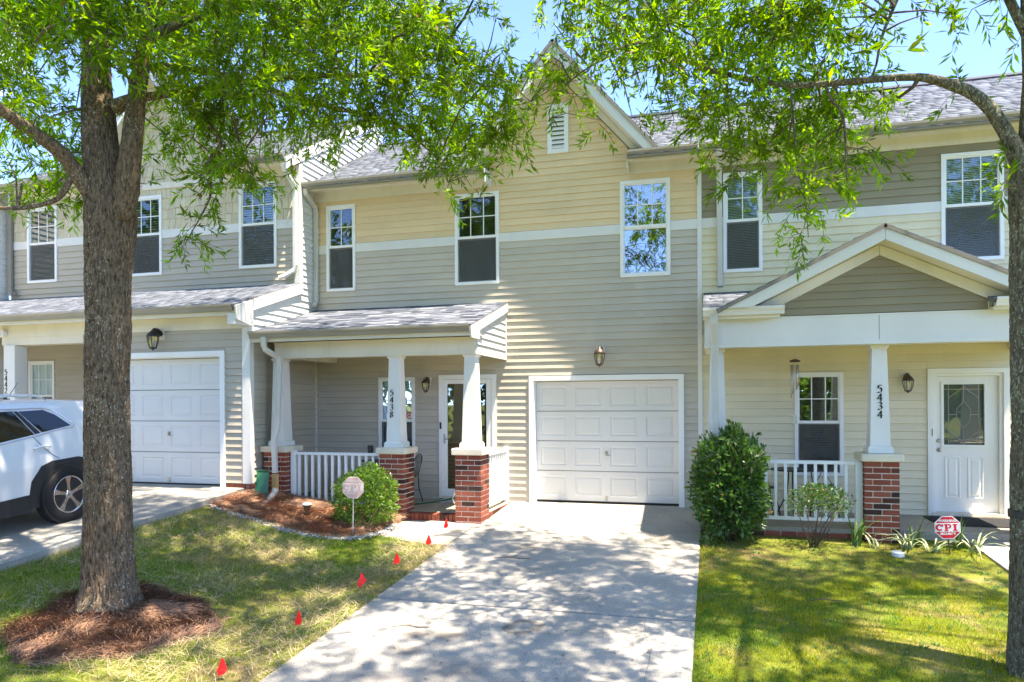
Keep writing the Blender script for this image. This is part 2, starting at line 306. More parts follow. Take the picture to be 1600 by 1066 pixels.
# ---------------------------------------------------------------- ground
def ground():
    mt, nt, p = base('lawn soil'); L = nt.links.new; p.inputs['Roughness'].default_value = .95; p.inputs['Specular IOR Level'].default_value = .1
    g = N(nt, 'NewGeometry'); a = N(nt, 'TexNoise', Scale=1.6, Detail=8, Roughness=.65); L(g.outputs['Position'], a.inputs['Vector'])
    cr = N(nt, 'ValToRGB'); e = cr.color_ramp.elements; e[0].position = .36; e[0].color = (.09, .135, .018, 1); e[1].position = .68; e[1].color = (.27, .20, .095, 1); q = e.new(.52); q.color = (.14, .165, .024, 1)
    L(a.outputs[0], cr.inputs[0]); b = N(nt, 'TexNoise', Scale=60, Detail=4); L(g.outputs['Position'], b.inputs['Vector'])
    mr = N(nt, 'MapRange'); mr.inputs['To Min'].default_value = .4; mr.inputs['To Max'].default_value = 1.5; L(b.outputs[0], mr.inputs[0])
    hs = N(nt, 'HueSaturation'); L(cr.outputs[0], hs.inputs['Color']); L(mr.outputs[0], hs.inputs['Value']); L(hs.outputs[0], p.inputs['Base Color'])
    bp = N(nt, 'Bump', Strength=.6, Distance=.03); L(b.outputs[0], bp.inputs['Height']); L(bp.outputs[0], p.inputs['Normal'])
    fine = lambda a, b, s: list(np.arange(a, b, s))
    xs = [-900, -300, -100, -40, -24] + fine(-16, 8, .16) + [12, 24, 60, 200, 900]
    ys = [-900, -300, -100, -40, -22, -16] + fine(-13, -.02, .14) + [.0, .4, 3, 12, 40, 120, 400, 1200]
    V = []
    for y in ys:
        for x in xs:
            z = gz(x, y)
            if y > -.5 and y < 12: z = -.35
            if -7.24 < x < -3.4 and y > -1.6 and y < 12: z = -.35
            if x < -7.05 and y > -2.1 and y < 12: z = -.2
            if -4.72 < x < -3.4 and y > -2.8: z = min(z, .065 * y - .07)
            if -3.5 < x < -.1 and -12 < y < 0.1: z -= .06
            V.append((x, y, z + .008 * mnoise.noise(Vector((x * 2.1, y * 2.1, 0)))))
    n = len(xs); Q = [(j * n + i, j * n + i + 1, (j + 1) * n + i + 1, (j + 1) * n + i) for j in range(len(ys) - 1) for i in range(n - 1)]
    me = np_mesh('ground', np.array(V), np.array(Q), mt); me.polygons.foreach_set('use_smooth', [True] * len(Q))
    o = bpy.data.objects.new('ground', me); COL.objects.link(o); o['kind'] = 'structure'
ground()
def slab(parent, name, x0, x1, y0, y1, zf, mat, th=.12):
    mb = MB(); c = .006
    def ring(i, dz): return [(x0 + i, y0 + i, zf(y0 + i) + dz), (x1 - i, y0 + i, zf(y0 + i) + dz), (x1 - i, y1 - i, zf(y1 - i) + dz), (x0 + i, y1 - i, zf(y1 - i) + dz)]
    mb.loft([ring(0, -th), ring(0, -c), ring(c, 0)]); return part(name, mb, mat, parent)
dw = struct('driveway', MB().add([(-3.44, -12.5, drz(-12.5) - .09), (-.17, -12.5, drz(-12.5) - .09), (-.17, 0, -.095), (-3.44, 0, -.095), (-3.44, -12.5, drz(-12.5) - .13), (-.17, -12.5, drz(-12.5) - .13), (-.17, 0, -.135), (-3.44, 0, -.135)], [(0, 1, 2, 3), (7, 6, 5, 4), (0, 4, 5, 1), (1, 5, 6, 2), (2, 6, 7, 3), (3, 7, 4, 0)]), MT['sheath'])
for a, b in ((-2.6, .06), (-5.14, -2.6), (-7.75, -5.14), (-10.3, -7.75), (-12.6, -10.3)):
    slab(dw, 'concrete_slab', -3.455, -.16, a + .017, b - .017, drz, MT['drive'], .085)
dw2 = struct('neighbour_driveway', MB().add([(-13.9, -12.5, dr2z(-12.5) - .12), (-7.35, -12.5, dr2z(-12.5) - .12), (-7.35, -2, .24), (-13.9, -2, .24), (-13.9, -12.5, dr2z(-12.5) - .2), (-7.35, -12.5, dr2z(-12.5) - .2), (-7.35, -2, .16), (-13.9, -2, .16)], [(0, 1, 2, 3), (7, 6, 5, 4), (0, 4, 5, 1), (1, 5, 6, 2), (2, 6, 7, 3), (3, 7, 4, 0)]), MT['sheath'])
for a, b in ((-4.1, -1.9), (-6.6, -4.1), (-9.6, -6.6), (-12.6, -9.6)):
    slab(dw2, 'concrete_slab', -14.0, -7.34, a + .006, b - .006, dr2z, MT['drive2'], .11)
wk = MB(); P_ = [(-3.46, -1.1), (-3.46, -2.98), (-4.05, -2.9), (-4.66, -2.66), (-4.66, -1.2)]
wk.prism(P_, lambda p, q, t: (p, q, .065 * q + t), -.16, -.002); struct('path', wk, MT['walk'])
struct('front_path', MB().hexa([(3.18, -9, -.62), (4.5, -9, -.62), (4.5, -1.5, -.2), (3.18, -1.5, -.2), (3.18, -9, -.575), (4.5, -9, -.575), (4.5, -1.5, -.09), (3.18, -1.5, -.09)]), MT['walk'])
struct('street', MB().hexa([(-300, -22, -1.02), (300, -22, -1.02), (300, -14.5, -1.02), (-300, -14.5, -1.02), (-300, -22, -.80), (300, -22, -.80), (300, -14.5, -.80), (-300, -14.5, -.80)]), M('asphalt', (.055, .055, .056), .9, .2, .25, 3, bump=.3, bs=120))

# ---------------------------------------------------------------- house builders
def planefn(axis, pl):                                    # u along the wall, n outward, z up
    return (lambda u, n, z: (u, pl - n, z)) if axis == 'x' else (lambda u, n, z: (pl + n, u, z))
def free(a, b, z0, z1, ops):
    iv = [(a, b)]
    for (o0, o1, oz0, oz1) in ops:
        if oz0 < z1 - .004 and oz1 > z0 + .004:
            nx = []
            for p, q in iv:
                if o1 <= p or o0 >= q: nx.append((p, q)); continue
                if o0 > p: nx.append((p, o0))
                if o1 < q: nx.append((o1, q))
            iv = nx
    return iv
def wall_core(root, name, axis, pl, u0, u1, z0, z1, ops, mat, th=.12):
    P = planefn(axis, pl); us = sorted({u0, u1} | {min(max(t, u0), u1) for o in ops for t in o[:2]}); zs = sorted({z0, z1} | {min(max(t, z0), z1) for o in ops for t in o[2:]})
    nu, nz = len(us), len(zs); solid = lambda i, j: 0 <= i < nu - 1 and 0 <= j < nz - 1 and not any(o[0] < (us[i] + us[i + 1]) / 2 < o[1] and o[2] < (zs[j] + zs[j + 1]) / 2 < o[3] for o in ops)
    vs = [P(u, n, z) for n in (-.004, -.004 - th) for z in zs for u in us]; k = nu * nz; fs = []
    for i in range(nu - 1):
        for j in range(nz - 1):
            if not solid(i, j): continue
            a, b, c, d = j * nu + i, j * nu + i + 1, (j + 1) * nu + i + 1, (j + 1) * nu + i
            fs += [(a, b, c, d), (k + d, k + c, k + b, k + a)]
            for (p, q, ii, jj) in ((a, b, i, j - 1), (b, c, i + 1, j), (c, d, i, j + 1), (d, a, i - 1, j)):
                if not solid(ii, jj): fs.append((p, k + p, k + q, q))
    used = sorted({v for f in fs for v in f}); rm = {v: i for i, v in enumerate(used)}
    return part(name, MB().add([vs[v] for v in used], [tuple(rm[v] for v in f) for f in fs]), mat, root)
def boards(wallobj, axis, pl, u0, u1, z0, z1, ops, mat, ex=.1175, lip=.024, clip=None, maxlen=3.7, name='siding_board'):
    """one object per lapped board; clip(z) gives the limits of a sloped wall"""
    P = planefn(axis, pl); z = z0
    while z < z1 - .02:
        za, zb = z, min(z + ex, z1); z += ex
        a, b = u0, u1; ca = cb = None
        if clip:
            ca, cb = clip(za), clip(zb)
            if ca[1] - ca[0] < .04: continue
            a, b = max(u0, ca[0]), min(u1, ca[1])
        segs = []
        for p, q in free(a, b, za, zb, ops):
            if q - p < .012: continue
            cuts = [p]
            if q - p > maxlen:
                c = p + R_.uniform(.35, 1) * maxlen
                while c < q - .3: cuts.append(c); c += maxlen
            cuts.append(q); segs += list(zip(cuts[:-1], cuts[1:]))
        fill = [(o[0], o[1], za, o[2]) for o in ops if za + .012 < o[2] < zb] + [(o[0], o[1], o[3], zb) for o in ops if za < o[3] < zb - .012]
        segs = [(p, q, za, zb) for p, q in segs] + [(max(p, a), min(q, b), s, t) for p, q, s, t in fill if min(q, b) - max(p, a) > .02]
        z_a, z_b = za, zb
        for p, q, za, zb in segs:
            pt, qt = p, q
            if clip:
                if p == ca[0]: pt = max(min(cb[0], cb[1]), u0) if cb[1] > cb[0] else (ca[0] + ca[1]) / 2
                if q == ca[1]: qt = min(max(cb[0], cb[1]), u1) if cb[1] > cb[0] else (ca[0] + ca[1]) / 2
            j = R_.uniform(-.0012, .0012); mb = MB(); h = zb - za; nl = lambda zz: lip * (1 - .8 * (zz - z_a) / ex); lb = nl(za) + j; hi = .004 if zb == z_b and h > .05 else 0
            A = [(0, za + .002), (lb - .003, za + .002), (lb, za + .006), (nl(min(za + .02, zb)) + j, min(za + .02, zb)), (nl(zb), zb + hi + .001), (0, zb + hi + .001)]
            f = lambda u, ut: [P(u + (ut - u) * min(max((zz - za) / max(h, .01), 0), 1), n, zz) for n, zz in A]
            mb.loft([f(p + .0008, pt + .0008), f(q - .0008, qt - .0008)]); part(name, mb, mat, wallobj)
def shakes(wallobj, pl, u0, u1, z0, z1, ops, mat, ex=.222, clip=None):
    P = planefn('x', pl); z = z0
    while z < z1 - .03:
        za, zb = z, min(z + ex, z1); z += ex
        a, b = (max(u0, clip(za)[0]), min(u1, clip(za)[1])) if clip else (u0, u1)
        z_a, z_b = za, zb
        jobs = [(p, q, za, zb) for p, q in free(a, b, za, zb, ops)] + [(o[0], o[1], o[3] + .001, zb) for o in ops if za < o[3] < zb - .012] + [(o[0], o[1], za, o[2]) for o in ops if za + .012 < o[2] < zb]
        for p, q, za, zbt in jobs:
            u = p
            while u < q - .02:
                zb = zbt
                w = min(R_.choice((.105, .13, .15, .17)) * R_.uniform(.9, 1.1), q - u); w = q - u if q - u - w < .06 else w
                dz = R_.uniform(-.006, .006); t = R_.uniform(.016, .022); top = zb
                e = .003; uu0, uu1 = u + e, u + w - e
                if clip:
                    c2 = clip(zb); 
                    if c2[1] <= c2[0]: break
                    t0, t1 = min(max(uu0, c2[0]), c2[1]), max(min(uu1, c2[1]), c2[0])
                else: t0, t1 = uu0, uu1
                part('shake', MB().hexa([P(uu0, t, za + dz), P(uu1, t, za + dz), P(uu1, 0, za + dz), P(uu0, 0, za + dz), P(t0, .006, top), P(t1, .006, top), P(t1, 0, top), P(t0, 0, top)]), mat, wallobj); u += w
def window(root, pl, x0, x1, z0, z1, cols, rows=2, glass='pane', lower='pane', scr=True, blind='blind', bl=(0, 1), mid=.52, tw=.052, single=False, bgap=.026, btilt=.5):
    o = part('window', MB().frame(x0, x1, z0, z1, tw, pl - .034, pl + .05), MT['vinyl'], root); a, b, c, d = x0 + tw, x1 - tw, z0 + tw, z1 - tw
    zm = c + (d - c) * mid if not single else c
    part('sash', MB().frame(a, b, zm, d, .022, pl - .012, pl + .02), MT['vinyl'], o)
    if not single:
        part('meeting_rail', MB().box(a, b, pl - .02, pl + .03, zm - .022, zm + .022), MT['vinyl'], o)
        part('sash', MB().frame(a, b, c, zm - .022, .02, pl + .0, pl + .03), MT['vinyl'], o)
        part('pane', MB().box(a + .018, b - .018, pl + .016, pl + .02, c + .015, zm - .024), MT[lower], o)
        if scr: part('screen', MB().box(a + .004, b - .004, pl - .006, pl - .004, c + .004, zm - .024), MT['screen'], o)
    part('pane', MB().box(a + .02, b - .02, pl + .004, pl + .008, zm + .02, d - .02), MT[glass], o)
    for i in range(1, cols):
        u = a + (b - a) * i / cols; part('muntin', MB().box(u - .008, u + .008, pl - .003, pl + .003, zm + .022, d - .022), MT['vinyl'], o)
    for i in range(1, rows):
        w = zm + (d - zm) * i / rows; part('muntin', MB().box(a + .022, b - .022, pl - .0045, pl + .0015, w - .008, w + .008), MT['vinyl'], o)
    if blind:
        mb = MB(); s0, s1 = c + (d - c) * bl[0], c + (d - c) * bl[1]; z = s0 + .01
        while z < s1 - .01:
            mb.hexa([(a - .02, pl + .034, z - .010 * btilt), (b + .02, pl + .034, z - .010 * btilt), (b + .02, pl + .054, z + .010 * btilt), (a - .02, pl + .054, z + .010 * btilt)] + [(a - .02, pl + .034, z - .010 * btilt + .002), (b + .02, pl + .034, z - .010 * btilt + .002), (b + .02, pl + .054, z + .010 * btilt + .002), (a - .02, pl + .054, z + .010 * btilt + .002)]); z += bgap
        part('blind', mb, MT[blind], o, kind='stuff')
    rb = MB(); e = .1; X0, X1, Y0, Y1, Z0, Z1 = a - e, b + e, pl + .125, pl + .55, c - e, d + e
    vs = [(X0, Y0, Z0), (X1, Y0, Z0), (X1, Y1, Z0), (X0, Y1, Z0), (X0, Y0, Z1), (X1, Y0, Z1), (X1, Y1, Z1), (X0, Y1, Z1)]
    rb.add(vs, [(0, 1, 2, 3), (4, 7, 6, 5), (1, 5, 6, 2), (2, 6, 7, 3), (3, 7, 4, 0)]); part('dark_room_backing', rb, MT['room'], o)  # near-black box, the unlit room's darkness put into its colour
    return o
def shingle_mb(P0, u, s, n, W, Ls, tab=.3, ex=.143, clip=None, xcut=None):
    """numpy list of hexas for tabs laid on a plane; u along the eave, s up the slope"""
    out = []; rows = int(Ls / ex) + 1
    for r in range(rows):
        s0, s1 = r * ex, min(r * ex + ex + .03, Ls); q = -R_.random() * tab
        while q < W:
            w = R_.choice((.11, .16, .2, .26, .3)); a, b = max(q, 0), min(q + w, W); q += w
            if clip:
                a, b = max(a, clip(s0)[0]), min(b, clip(s0)[1])
            if b - a < .02: continue
            out.append((a + .002, b - .002, s0 + R_.uniform(-.003, .003), s1, R_.uniform(.006, .015)))
    return out
def roof(root, P0, u, s, W, Ls, single=False, clip=None, th=.045, name='roof', tabs=True):
    u, s = Vector(u), Vector(s).normalized(); n = u.cross(s).normalized(); P0 = Vector(P0); mb = MB()
    if n.z < 0: n = -n
    Q = lambda a, b, h: tuple(P0 + u * a + s * b + n * h)
    A = [(0, 0), (W, 0), (W, Ls), (0, Ls)] if not clip else [(clip(0)[0], 0), (clip(0)[1], 0), (clip(Ls)[1], Ls), (clip(Ls)[0], Ls)]
    mb.prism(A, lambda a, b, t: Q(a, b, t), -th, 0); ro = part(name, mb, MT['sheath'], root)
    if not tabs: return ro
    tl = shingle_mb(P0, u, s, n, W, Ls, clip=clip)
    if single:
        rot = Matrix((u, s, n)).transposed().to_euler(); cache = {}
        for a, b, s0, s1, h in tl:
            key = (round((b - a) / .05), round(h / .004), s1 - s0 > .16)
            if key not in cache:
                w, l = key[0] * .05, s1 - s0; t = MB().hexa([(0, 0, 0), (1, 0, 0), (1, l, 0), (0, l, 0), (0, 0, h), (1, 0, h), (1, l, .003), (0, l, .003)]); cache[key] = mesh_of(t, 'shingle', MT['shingle_one'])
            link('shingle', cache[key], ro, Q(a, s0, .001), rot, scale=(b - a, 1, 1))
    else:
        V = []; F = []; C = []
        for a, b, s0, s1, h in tl:
            k = len(V); V += [Q(a, s0, 0), Q(b, s0, 0), Q(b, s1, 0), Q(a, s1, 0), Q(a, s0, h), Q(b, s0, h), Q(b, s1, .003), Q(a, s1, .003)]
            F += [[k + i for i in f] for f in ((4, 5, 6, 7), (0, 1, 5, 4), (1, 2, 6, 5), (3, 0, 4, 7))]; g = R_.choice((.13, .15, .17, .19, .215)) * R_.uniform(.9, 1.1); C += [(g * .83, g * .93, g * 1.12)] * 8
        og = np.array(ORG[root.name]); me = np_mesh('shingles', np.array(V) - og, np.array(F), MT['shingle'], np.array(C)); o = bpy.data.objects.new('shingles', me); COL.objects.link(o); o.parent = ro; o['kind'] = 'stuff'
    return ro
def gutter(root, x0, x1, yb, zt, d=.11, h=.105, mat='gutter'):   # K-shaped trough along X, back at yb
    pr = [(0, 0), (0, -h), (-d * .62, -h), (-d * .72, -h * .62), (-d, -h * .3), (-d, 0), (-d + .006, 0), (-d + .006, -h * .26), (-d * .66, -h * .6), (-d * .56, -h + .006), (-.006, -h + .006), (-.006, 0)]
    return part('gutter', MB().prism(pr, lambda p, q, t: (t, yb + p, zt + q), x0, x1), MT[mat], root)
def downspout(root, pts, w=.062, d=.05, mat='downspout'):
    mb = MB(); rings = []
    for i, p in enumerate(pts):
        t = (Vector(pts[min(i + 1, len(pts) - 1)]) - Vector(pts[max(i - 1, 0)])).normalized(); sx = Vector((1, 0, 0)); sx = (sx - t * sx.dot(t)).normalized(); sy = t.cross(sx); p = Vector(p)
        rings.append([tuple(p + sx * a * w / 2 + sy * b * d / 2) for a, b in ((-1, -.7), (-.8, -1), (.8, -1), (1, -.7), (1, .7), (.8, 1), (-.8, 1), (-1, .7))])
    return part('downspout', mb.loft(rings), MT[mat], root)
BR = {}
def brick(parent, loc, rz=0, L=.196, D=.092, H=.066):
    key = (round(L, 3), round(D, 3), round(H, 3), R_.randint(0, 2))
    if key not in BR:
        c = .004; mb = MB(); a, b = L / 2, D / 2; j = lambda: R_.uniform(-.0012, .0012)
        def ring(i, z): return [(-a + i + j(), -b + i + j(), z), (a - i + j(), -b + i + j(), z), (a - i + j(), b - i + j(), z), (-a + i + j(), b - i + j(), z)]
        mb.loft([ring(c, 0), ring(0, c), ring(0, H - c), ring(c, H)]); BR[key] = mesh_of(mb, 'brick', MT['brick'])
    return link('brick', BR[key], parent, loc, (0, 0, rz))
def pier(root, cx, yf, z0, z1=.925, s=.415):
    cy = yf + s / 2; core = part('brick_pier', MB().box(cx - s / 2 + .005, cx + s / 2 - .005, yf + .005, yf + s - .005, z0, z1), MT['mortar'], root)
    L, D, g = (s - .011) / 2, .094, .011; z = z1 - .004 - .0665; k = 0
    while z > z0 - .07:
        for sg in (-1, 1):
            if k % 2 == 0:
                for e in (-1, 1): brick(core, (cx + e * (L + g) / 2, cy + sg * (s - D) / 2, z), 0, L, D)
                brick(core, (cx + sg * (s - D) / 2, cy, z), math.pi / 2, s - 2 * D - 2 * g, D)
            else:
                for e in (-1, 1): brick(core, (cx + sg * (s - D) / 2, cy + e * (L + g) / 2, z), math.pi / 2, L, D)
                brick(core, (cx, cy + sg * (s - D) / 2, z), 0, s - 2 * D - 2 * g, D)
        z -= .0785; k += 1
    o = .048; part('pier_cap', MB().cbox(cx - s / 2 - o, cx + s / 2 + o, yf - o, yf + s + o, z1, z1 + .1, .012), MT['cap'], root)
def column(root, cx, cy, z0, z1, wb=.125, wt=.09):
    mb = MB(); sq = lambda w, z: [(cx - w, cy - w, z), (cx + w, cy - w, z), (cx + w, cy + w, z), (cx - w, cy + w, z)]
    mb.loft([sq(wb, z0 + .06), sq(wt, z1 - .03)]); c = part('porch_column', mb, MT['trim'], root)
    part('column_base', MB().loft([sq(wb + .028, z0), sq(wb + .028, z0 + .065), sq(wb + .012, z0 + .088), sq(wb + .004, z0 + .089)]), MT['trim'], c)
    part('column_capital', MB().loft([sq(wt + .002, z1 - .05), sq(wt + .024, z1 - .028), sq(wt + .024, z1)]), MT['trim'], c)
    return c
def railing(root, p0, p1, zt, zb, n, posts=()):
    p0, p1 = Vector(p0), Vector(p1); t = (p1 - p0).normalized(); s = Vector((-t.y, t.x, 0))
    def bar(a, b, w, h0, h1, c=.008): 
        f = lambda q: [tuple(q + s * i + Vector((0, 0, j))) for i, j in ((-w, h0), (w, h0), (w, h1 - c), (w - c, h1), (-w + c, h1), (-w, h1 - c))]
        return MB().loft([f(a), f(b)])
    ro = part('railing', bar(p0, p1, .035, zt - .045, zt), MT['vinylrail'], root)
    part('bottom_rail', bar(p0, p1, .022, zb, zb + .045), MT['vinylrail'], ro)
    for i in range(n):
        q = p0 + (p1 - p0) * ((i + .5) / n); x = .019
        part('baluster', MB().hexa([tuple(q + t * a * x + s * b * x + Vector((0, 0, h))) for h in (zb + .046, zt - .046) for a, b in ((-1, -1), (1, -1), (1, 1), (-1, 1))]), MT['vinylrail'], ro)
    for q in posts: part('rail_post', MB().cbox(q[0] - .045, q[0] + .045, q[1] - .045, q[1] + .045, q[2], q[3], .006), MT['vinylrail'], ro)
    return ro
def garage_door(root, x0, x1, z0, z1, pl, handle):
    gd = part('garage_door', MB().box(x0, x1, pl + .03, pl + .05, z0, z1), MT['gutter'], root); H = (z1 - z0) / 4; W = (x1 - x0) / 4
    for r in range(4):
        a, b = z0 + r * H + .006, z0 + (r + 1) * H - .006; vs, fs = [], []
        us = [x0]; zs = [a, a + .085, b - .085, b]
        for c in range(4): us += [x0 + c * W + .075, x0 + (c + 1) * W - .075]
        us.append(x1); nu = len(us)
        vs = [(u, pl, z) for z in zs for u in us] + [(u, pl + .03, z) for z in zs for u in us]; k = nu * 4
        for j in range(3):
            for i in range(nu - 1):
                q = (j * nu + i, j * nu + i + 1, (j + 1) * nu + i + 1, (j + 1) * nu + i)
                if j == 1 and i % 2 == 1:
                    prev = q; X0, X1, Z0, Z1 = us[i], us[i + 1], zs[1], zs[2]
                    for ins, dp in ((.012, .010), (.030, .010), (.045, .002)):
                        n0 = len(vs); vs += [(X0 + ins, pl + dp, Z0 + ins), (X1 - ins, pl + dp, Z0 + ins), (X1 - ins, pl + dp, Z1 - ins), (X0 + ins, pl + dp, Z1 - ins)]; nw = (n0, n0 + 1, n0 + 2, n0 + 3)
                        fs += [(prev[e], prev[(e + 1) % 4], nw[(e + 1) % 4], nw[e]) for e in range(4)]; prev = nw
                    fs.append(prev)
                else: fs.append(q)
        for i in range(nu - 1): fs += [(i, k + i, k + i + 1, i + 1), (3 * nu + i, 3 * nu + i + 1, k + 3 * nu + i + 1, k + 3 * nu + i)]
        used = sorted({v for f in fs for v in f}); rm = {v: i for i, v in enumerate(used)}
        part('door_section', MB().add([vs[v] for v in used], [tuple(rm[v] for v in f) for f in fs]), MT['garage'], gd)
    hx, hz = handle
    part('handle', MB().lathe([(.001, -.012), (.026, -.012), (.03, -.006), (.03, 0)], (hx, pl, hz), 12, 'y').box(hx - .008, hx + .008, pl - .03, pl - .012, hz - .05, hz + .01).box(hx - .008, hx + .07, pl - .034, pl - .022, hz - .05, hz - .034), MT['nickel'], gd)
    part('lift_handle', MB().box(hx - .022, hx + .022, pl - .012, pl, z0 + .03, z0 + .1).box(hx - .016, hx + .016, pl - .03, pl - .012, z0 + .03, z0 + .045), MT['nickel'], gd)
    part('weather_seal', MB().box(x0, x1, pl + .005, pl + .04, z0 - .03, z0), MT['black'], gd)
    return gd
def lantern(root, x, y, z, body, flip=1, big=1.0):          # coach lamp on a wall facing -Y; z is the back plate centre
    b = big; lp = part('wall_lamp', MB().cbox(x - .055 * b, x + .055 * b, y - .022, y, z - .075 * b, z + .075 * b, .012), MT['creamtrim'], root)
    part('arm', MB().tube([(x, y - .02, z + .0), (x, y - .07 * b, z + .045 * b), (x, y - .12 * b, z + .05 * b), (x, y - .14 * b, z + .02 * b)], [.035 * b, .03 * b, .022 * b, .02 * b], 8), body, lp, True)
    c = (x, y - .14 * b, z)
    part('lamp_cap', MB().lathe([(.004, .06 * b), (.012, .05 * b), (.03, .035 * b), (.06 * b, .0), (.075 * b, -.03 * b), (.072 * b, -.036 * b), (.01, -.036 * b)], c, 12), body, lp, True)
    part('lamp_glass', MB().lathe([(.066 * b, -.037 * b), (.058 * b, -.1 * b), (.038 * b, -.165 * b)], c, 6), MT['lampglass'], lp)
    for k in range(6):
        q = 2 * math.pi * k / 6; part('cage_bar', MB().tube([(c[0] + .068 * b * math.cos(q), c[1] + .068 * b * math.sin(q), c[2] - .036 * b), (c[0] + .06 * b * math.cos(q), c[1] + .06 * b * math.sin(q), c[2] - .1 * b), (c[0] + .04 * b * math.cos(q), c[1] + .04 * b * math.sin(q), c[2] - .165 * b)], .0045 * b, 5), body, lp)
    part('lamp_base', MB().lathe([(.044 * b, -.164 * b), (.046 * b, -.172 * b), (.012, -.19 * b), (.003, -.205 * b)], c, 8), body, lp)
    part('bulb', MB().lathe([(.008, -.155 * b), (.014, -.14 * b), (.02, -.11 * b), (.014, -.08 * b), (.006, -.06 * b)], c, 8), MT['frosted'], lp, True)
    return lp
GL = {'5': [[(.56, .98), (.17, .98)], [(.17, .98), (.12, .56)], [(.12, .56), (.24, .63), (.38, .63), (.5, .53), (.55, .36), (.5, .16), (.37, .03), (.2, .0), (.06, .09)]],
      '4': [[(.44, 1), (.03, .32)], [(.03, .32), (.62, .32)], [(.44, 1), (.44, .0)]],
      '3': [[(.08, .86), (.2, .98), (.36, .99), (.49, .9), (.5, .74), (.4, .6), (.24, .54)], [(.24, .54), (.42, .52), (.54, .4), (.55, .22), (.44, .05), (.24, 0), (.06, .1)]],
      '8': [[(.3, .53), (.12, .66), (.1, .84), (.2, .98), (.36, .99), (.48, .87), (.46, .68), (.3, .53), (.12, .4), (.05, .2), (.14, .03), (.32, 0), (.5, .08), (.55, .26), (.46, .42), (.3, .53)]],
      '2': [[(.07, .78), (.12, .93), (.28, 1), (.44, .94), (.51, .78), (.45, .58), (.24, .3), (.05, .04)], [(.05, .04), (.3, .08), (.58, .0)]]}
def numeral(parent, ch, x, y, z, h, lean=0):
    mb = MB(); nv = (.19 * h, .09 * h)
    for st in GL[ch]:
        P = [(x + (p - .3) * h, z + (q - .5) * h) for p, q in st]; vs = []
        for p, q in P:
            for yy in (y - .004, y): vs += [(p - nv[0] / 2, yy + lean * (q - z), q - nv[1] / 2), (p + nv[0] / 2, yy + lean * (q - z), q + nv[1] / 2)]
            k = len(vs)
        fs = []
        for i in range(len(P) - 1):
            a, b = i * 4, i * 4 + 4; fs += [(a, a + 1, b + 1, b), (a + 2, b + 2, b + 3, a + 3), (a, b, b + 2, a + 2), (a + 1, a + 3, b + 3, b + 1)]
        fs += [(0, 2, 3, 1), (len(vs) - 4, len(vs) - 3, len(vs) - 1, len(vs) - 2)]; mb.add(vs, fs)
    return part('house_numeral', mb, MT['digit'], parent)

rk = random.Random(8)
for sx, sy, ex_, ey_ in ((-3.2, -4.3, -1.9, -3.9), (-1.2, -6.2, -.2, -5.75), (-.62, -5.1, -.5, -7.6)):
    n_ = 26; pt = []; w_ = 0
    for k in range(n_ + 1):
        w_ += rk.gauss(0, .012); q = k / n_; x_, y_ = sx + (ex_ - sx) * q + w_ * (1 if abs(ey_ - sy) > 1 else .3), sy + (ey_ - sy) * q + w_ * (.3 if abs(ey_ - sy) > 1 else 1); pt.append((x_, y_))
    vs = []
    for k, (x_, y_) in enumerate(pt):
        t_ = .0035 * (.4 + rk.random()) * (1 - abs(2 * k / n_ - 1) ** 4) + .0006; dx, dy = (t_, 0) if abs(ey_ - sy) > 1 else (0, t_); vs += [(x_ - dx, y_ - dy, drz(y_ - dy) + .0012), (x_ + dx, y_ + dy, drz(y_ + dy) + .0012)]
    part('crack', MB().add(vs, [(2 * k, 2 * k + 1, 2 * k + 3, 2 * k + 2) for k in range(n_)]), MT['sheath'], dw)
ROW = 'townhouses standing in one row'
def slant(c, d0, d1, zt, zb, zlow, k):                      # rake board outline: right-hand polygon, mirrored by sign
    return [(0, zt), ((zt - zlow) / k, zlow), ((zb - zlow) / k, zlow), (0, zb)]
def rake(root, name, c, zt, zb, zlow, k, y0, y1, mat, k2=None, z2=None):
    k2 = k2 or k
    for sg in (1, -1):
        poly = [(.002, zt), ((zt - zlow) / k, zlow), ((zb - zlow) / k2, zlow), (.002, zb)]
        part(name, MB().prism(poly, lambda p, q, t: (c + sg * p, t, q), y0, y1), mat, root)
def gable_front(root, c, zo, pl, bmat, shk=None):
    """steep front gable of one unit: rake boards, soffits, roof slopes; zo lifts it, pl is the wall plane"""
    zw = 7.336 + zo
    rake(root, 'rake_board', c, 7.76 + zo, 7.50 + zo, 5.775 + zo, 1.15, pl - .43, pl - .40, MT['trim'])
    rake(root, 'rake_soffit', c, 7.53 + zo, 7.512 + zo, 5.79 + zo, 1.15, pl - .40, pl - .001, MT['creamtrim'])
    rake(root, 'rake_frieze', c, 7.505 + zo, 7.345 + zo, 5.78 + zo, 1.15, pl - .028, pl - .002, MT['creamtrim'], 1.13)
    core = part('gable_wall', MB().prism([(c - 1.55, 5.6 + zo), (c + 1.55, 5.6 + zo), (c + .02, 7.45 + zo), (c - .02, 7.45 + zo)], lambda p, q, t: (p, t, q), pl + .004, pl + .12), MT['sheath'], root)
    for sg in (1, -1):
        P0 = (c + sg * 1.745, pl - .45, 5.755 + zo); s = Vector((-sg, 0, 1.15)).normalized()
        ro = roof(root, P0, (0, 1, 0), s, 3.6, 2.66, clip=lambda t: (0, max(.1, min(3.5, (5.755 + t * s.z - 5.96) / .576 + .52))), name='gable_roof')
    return core
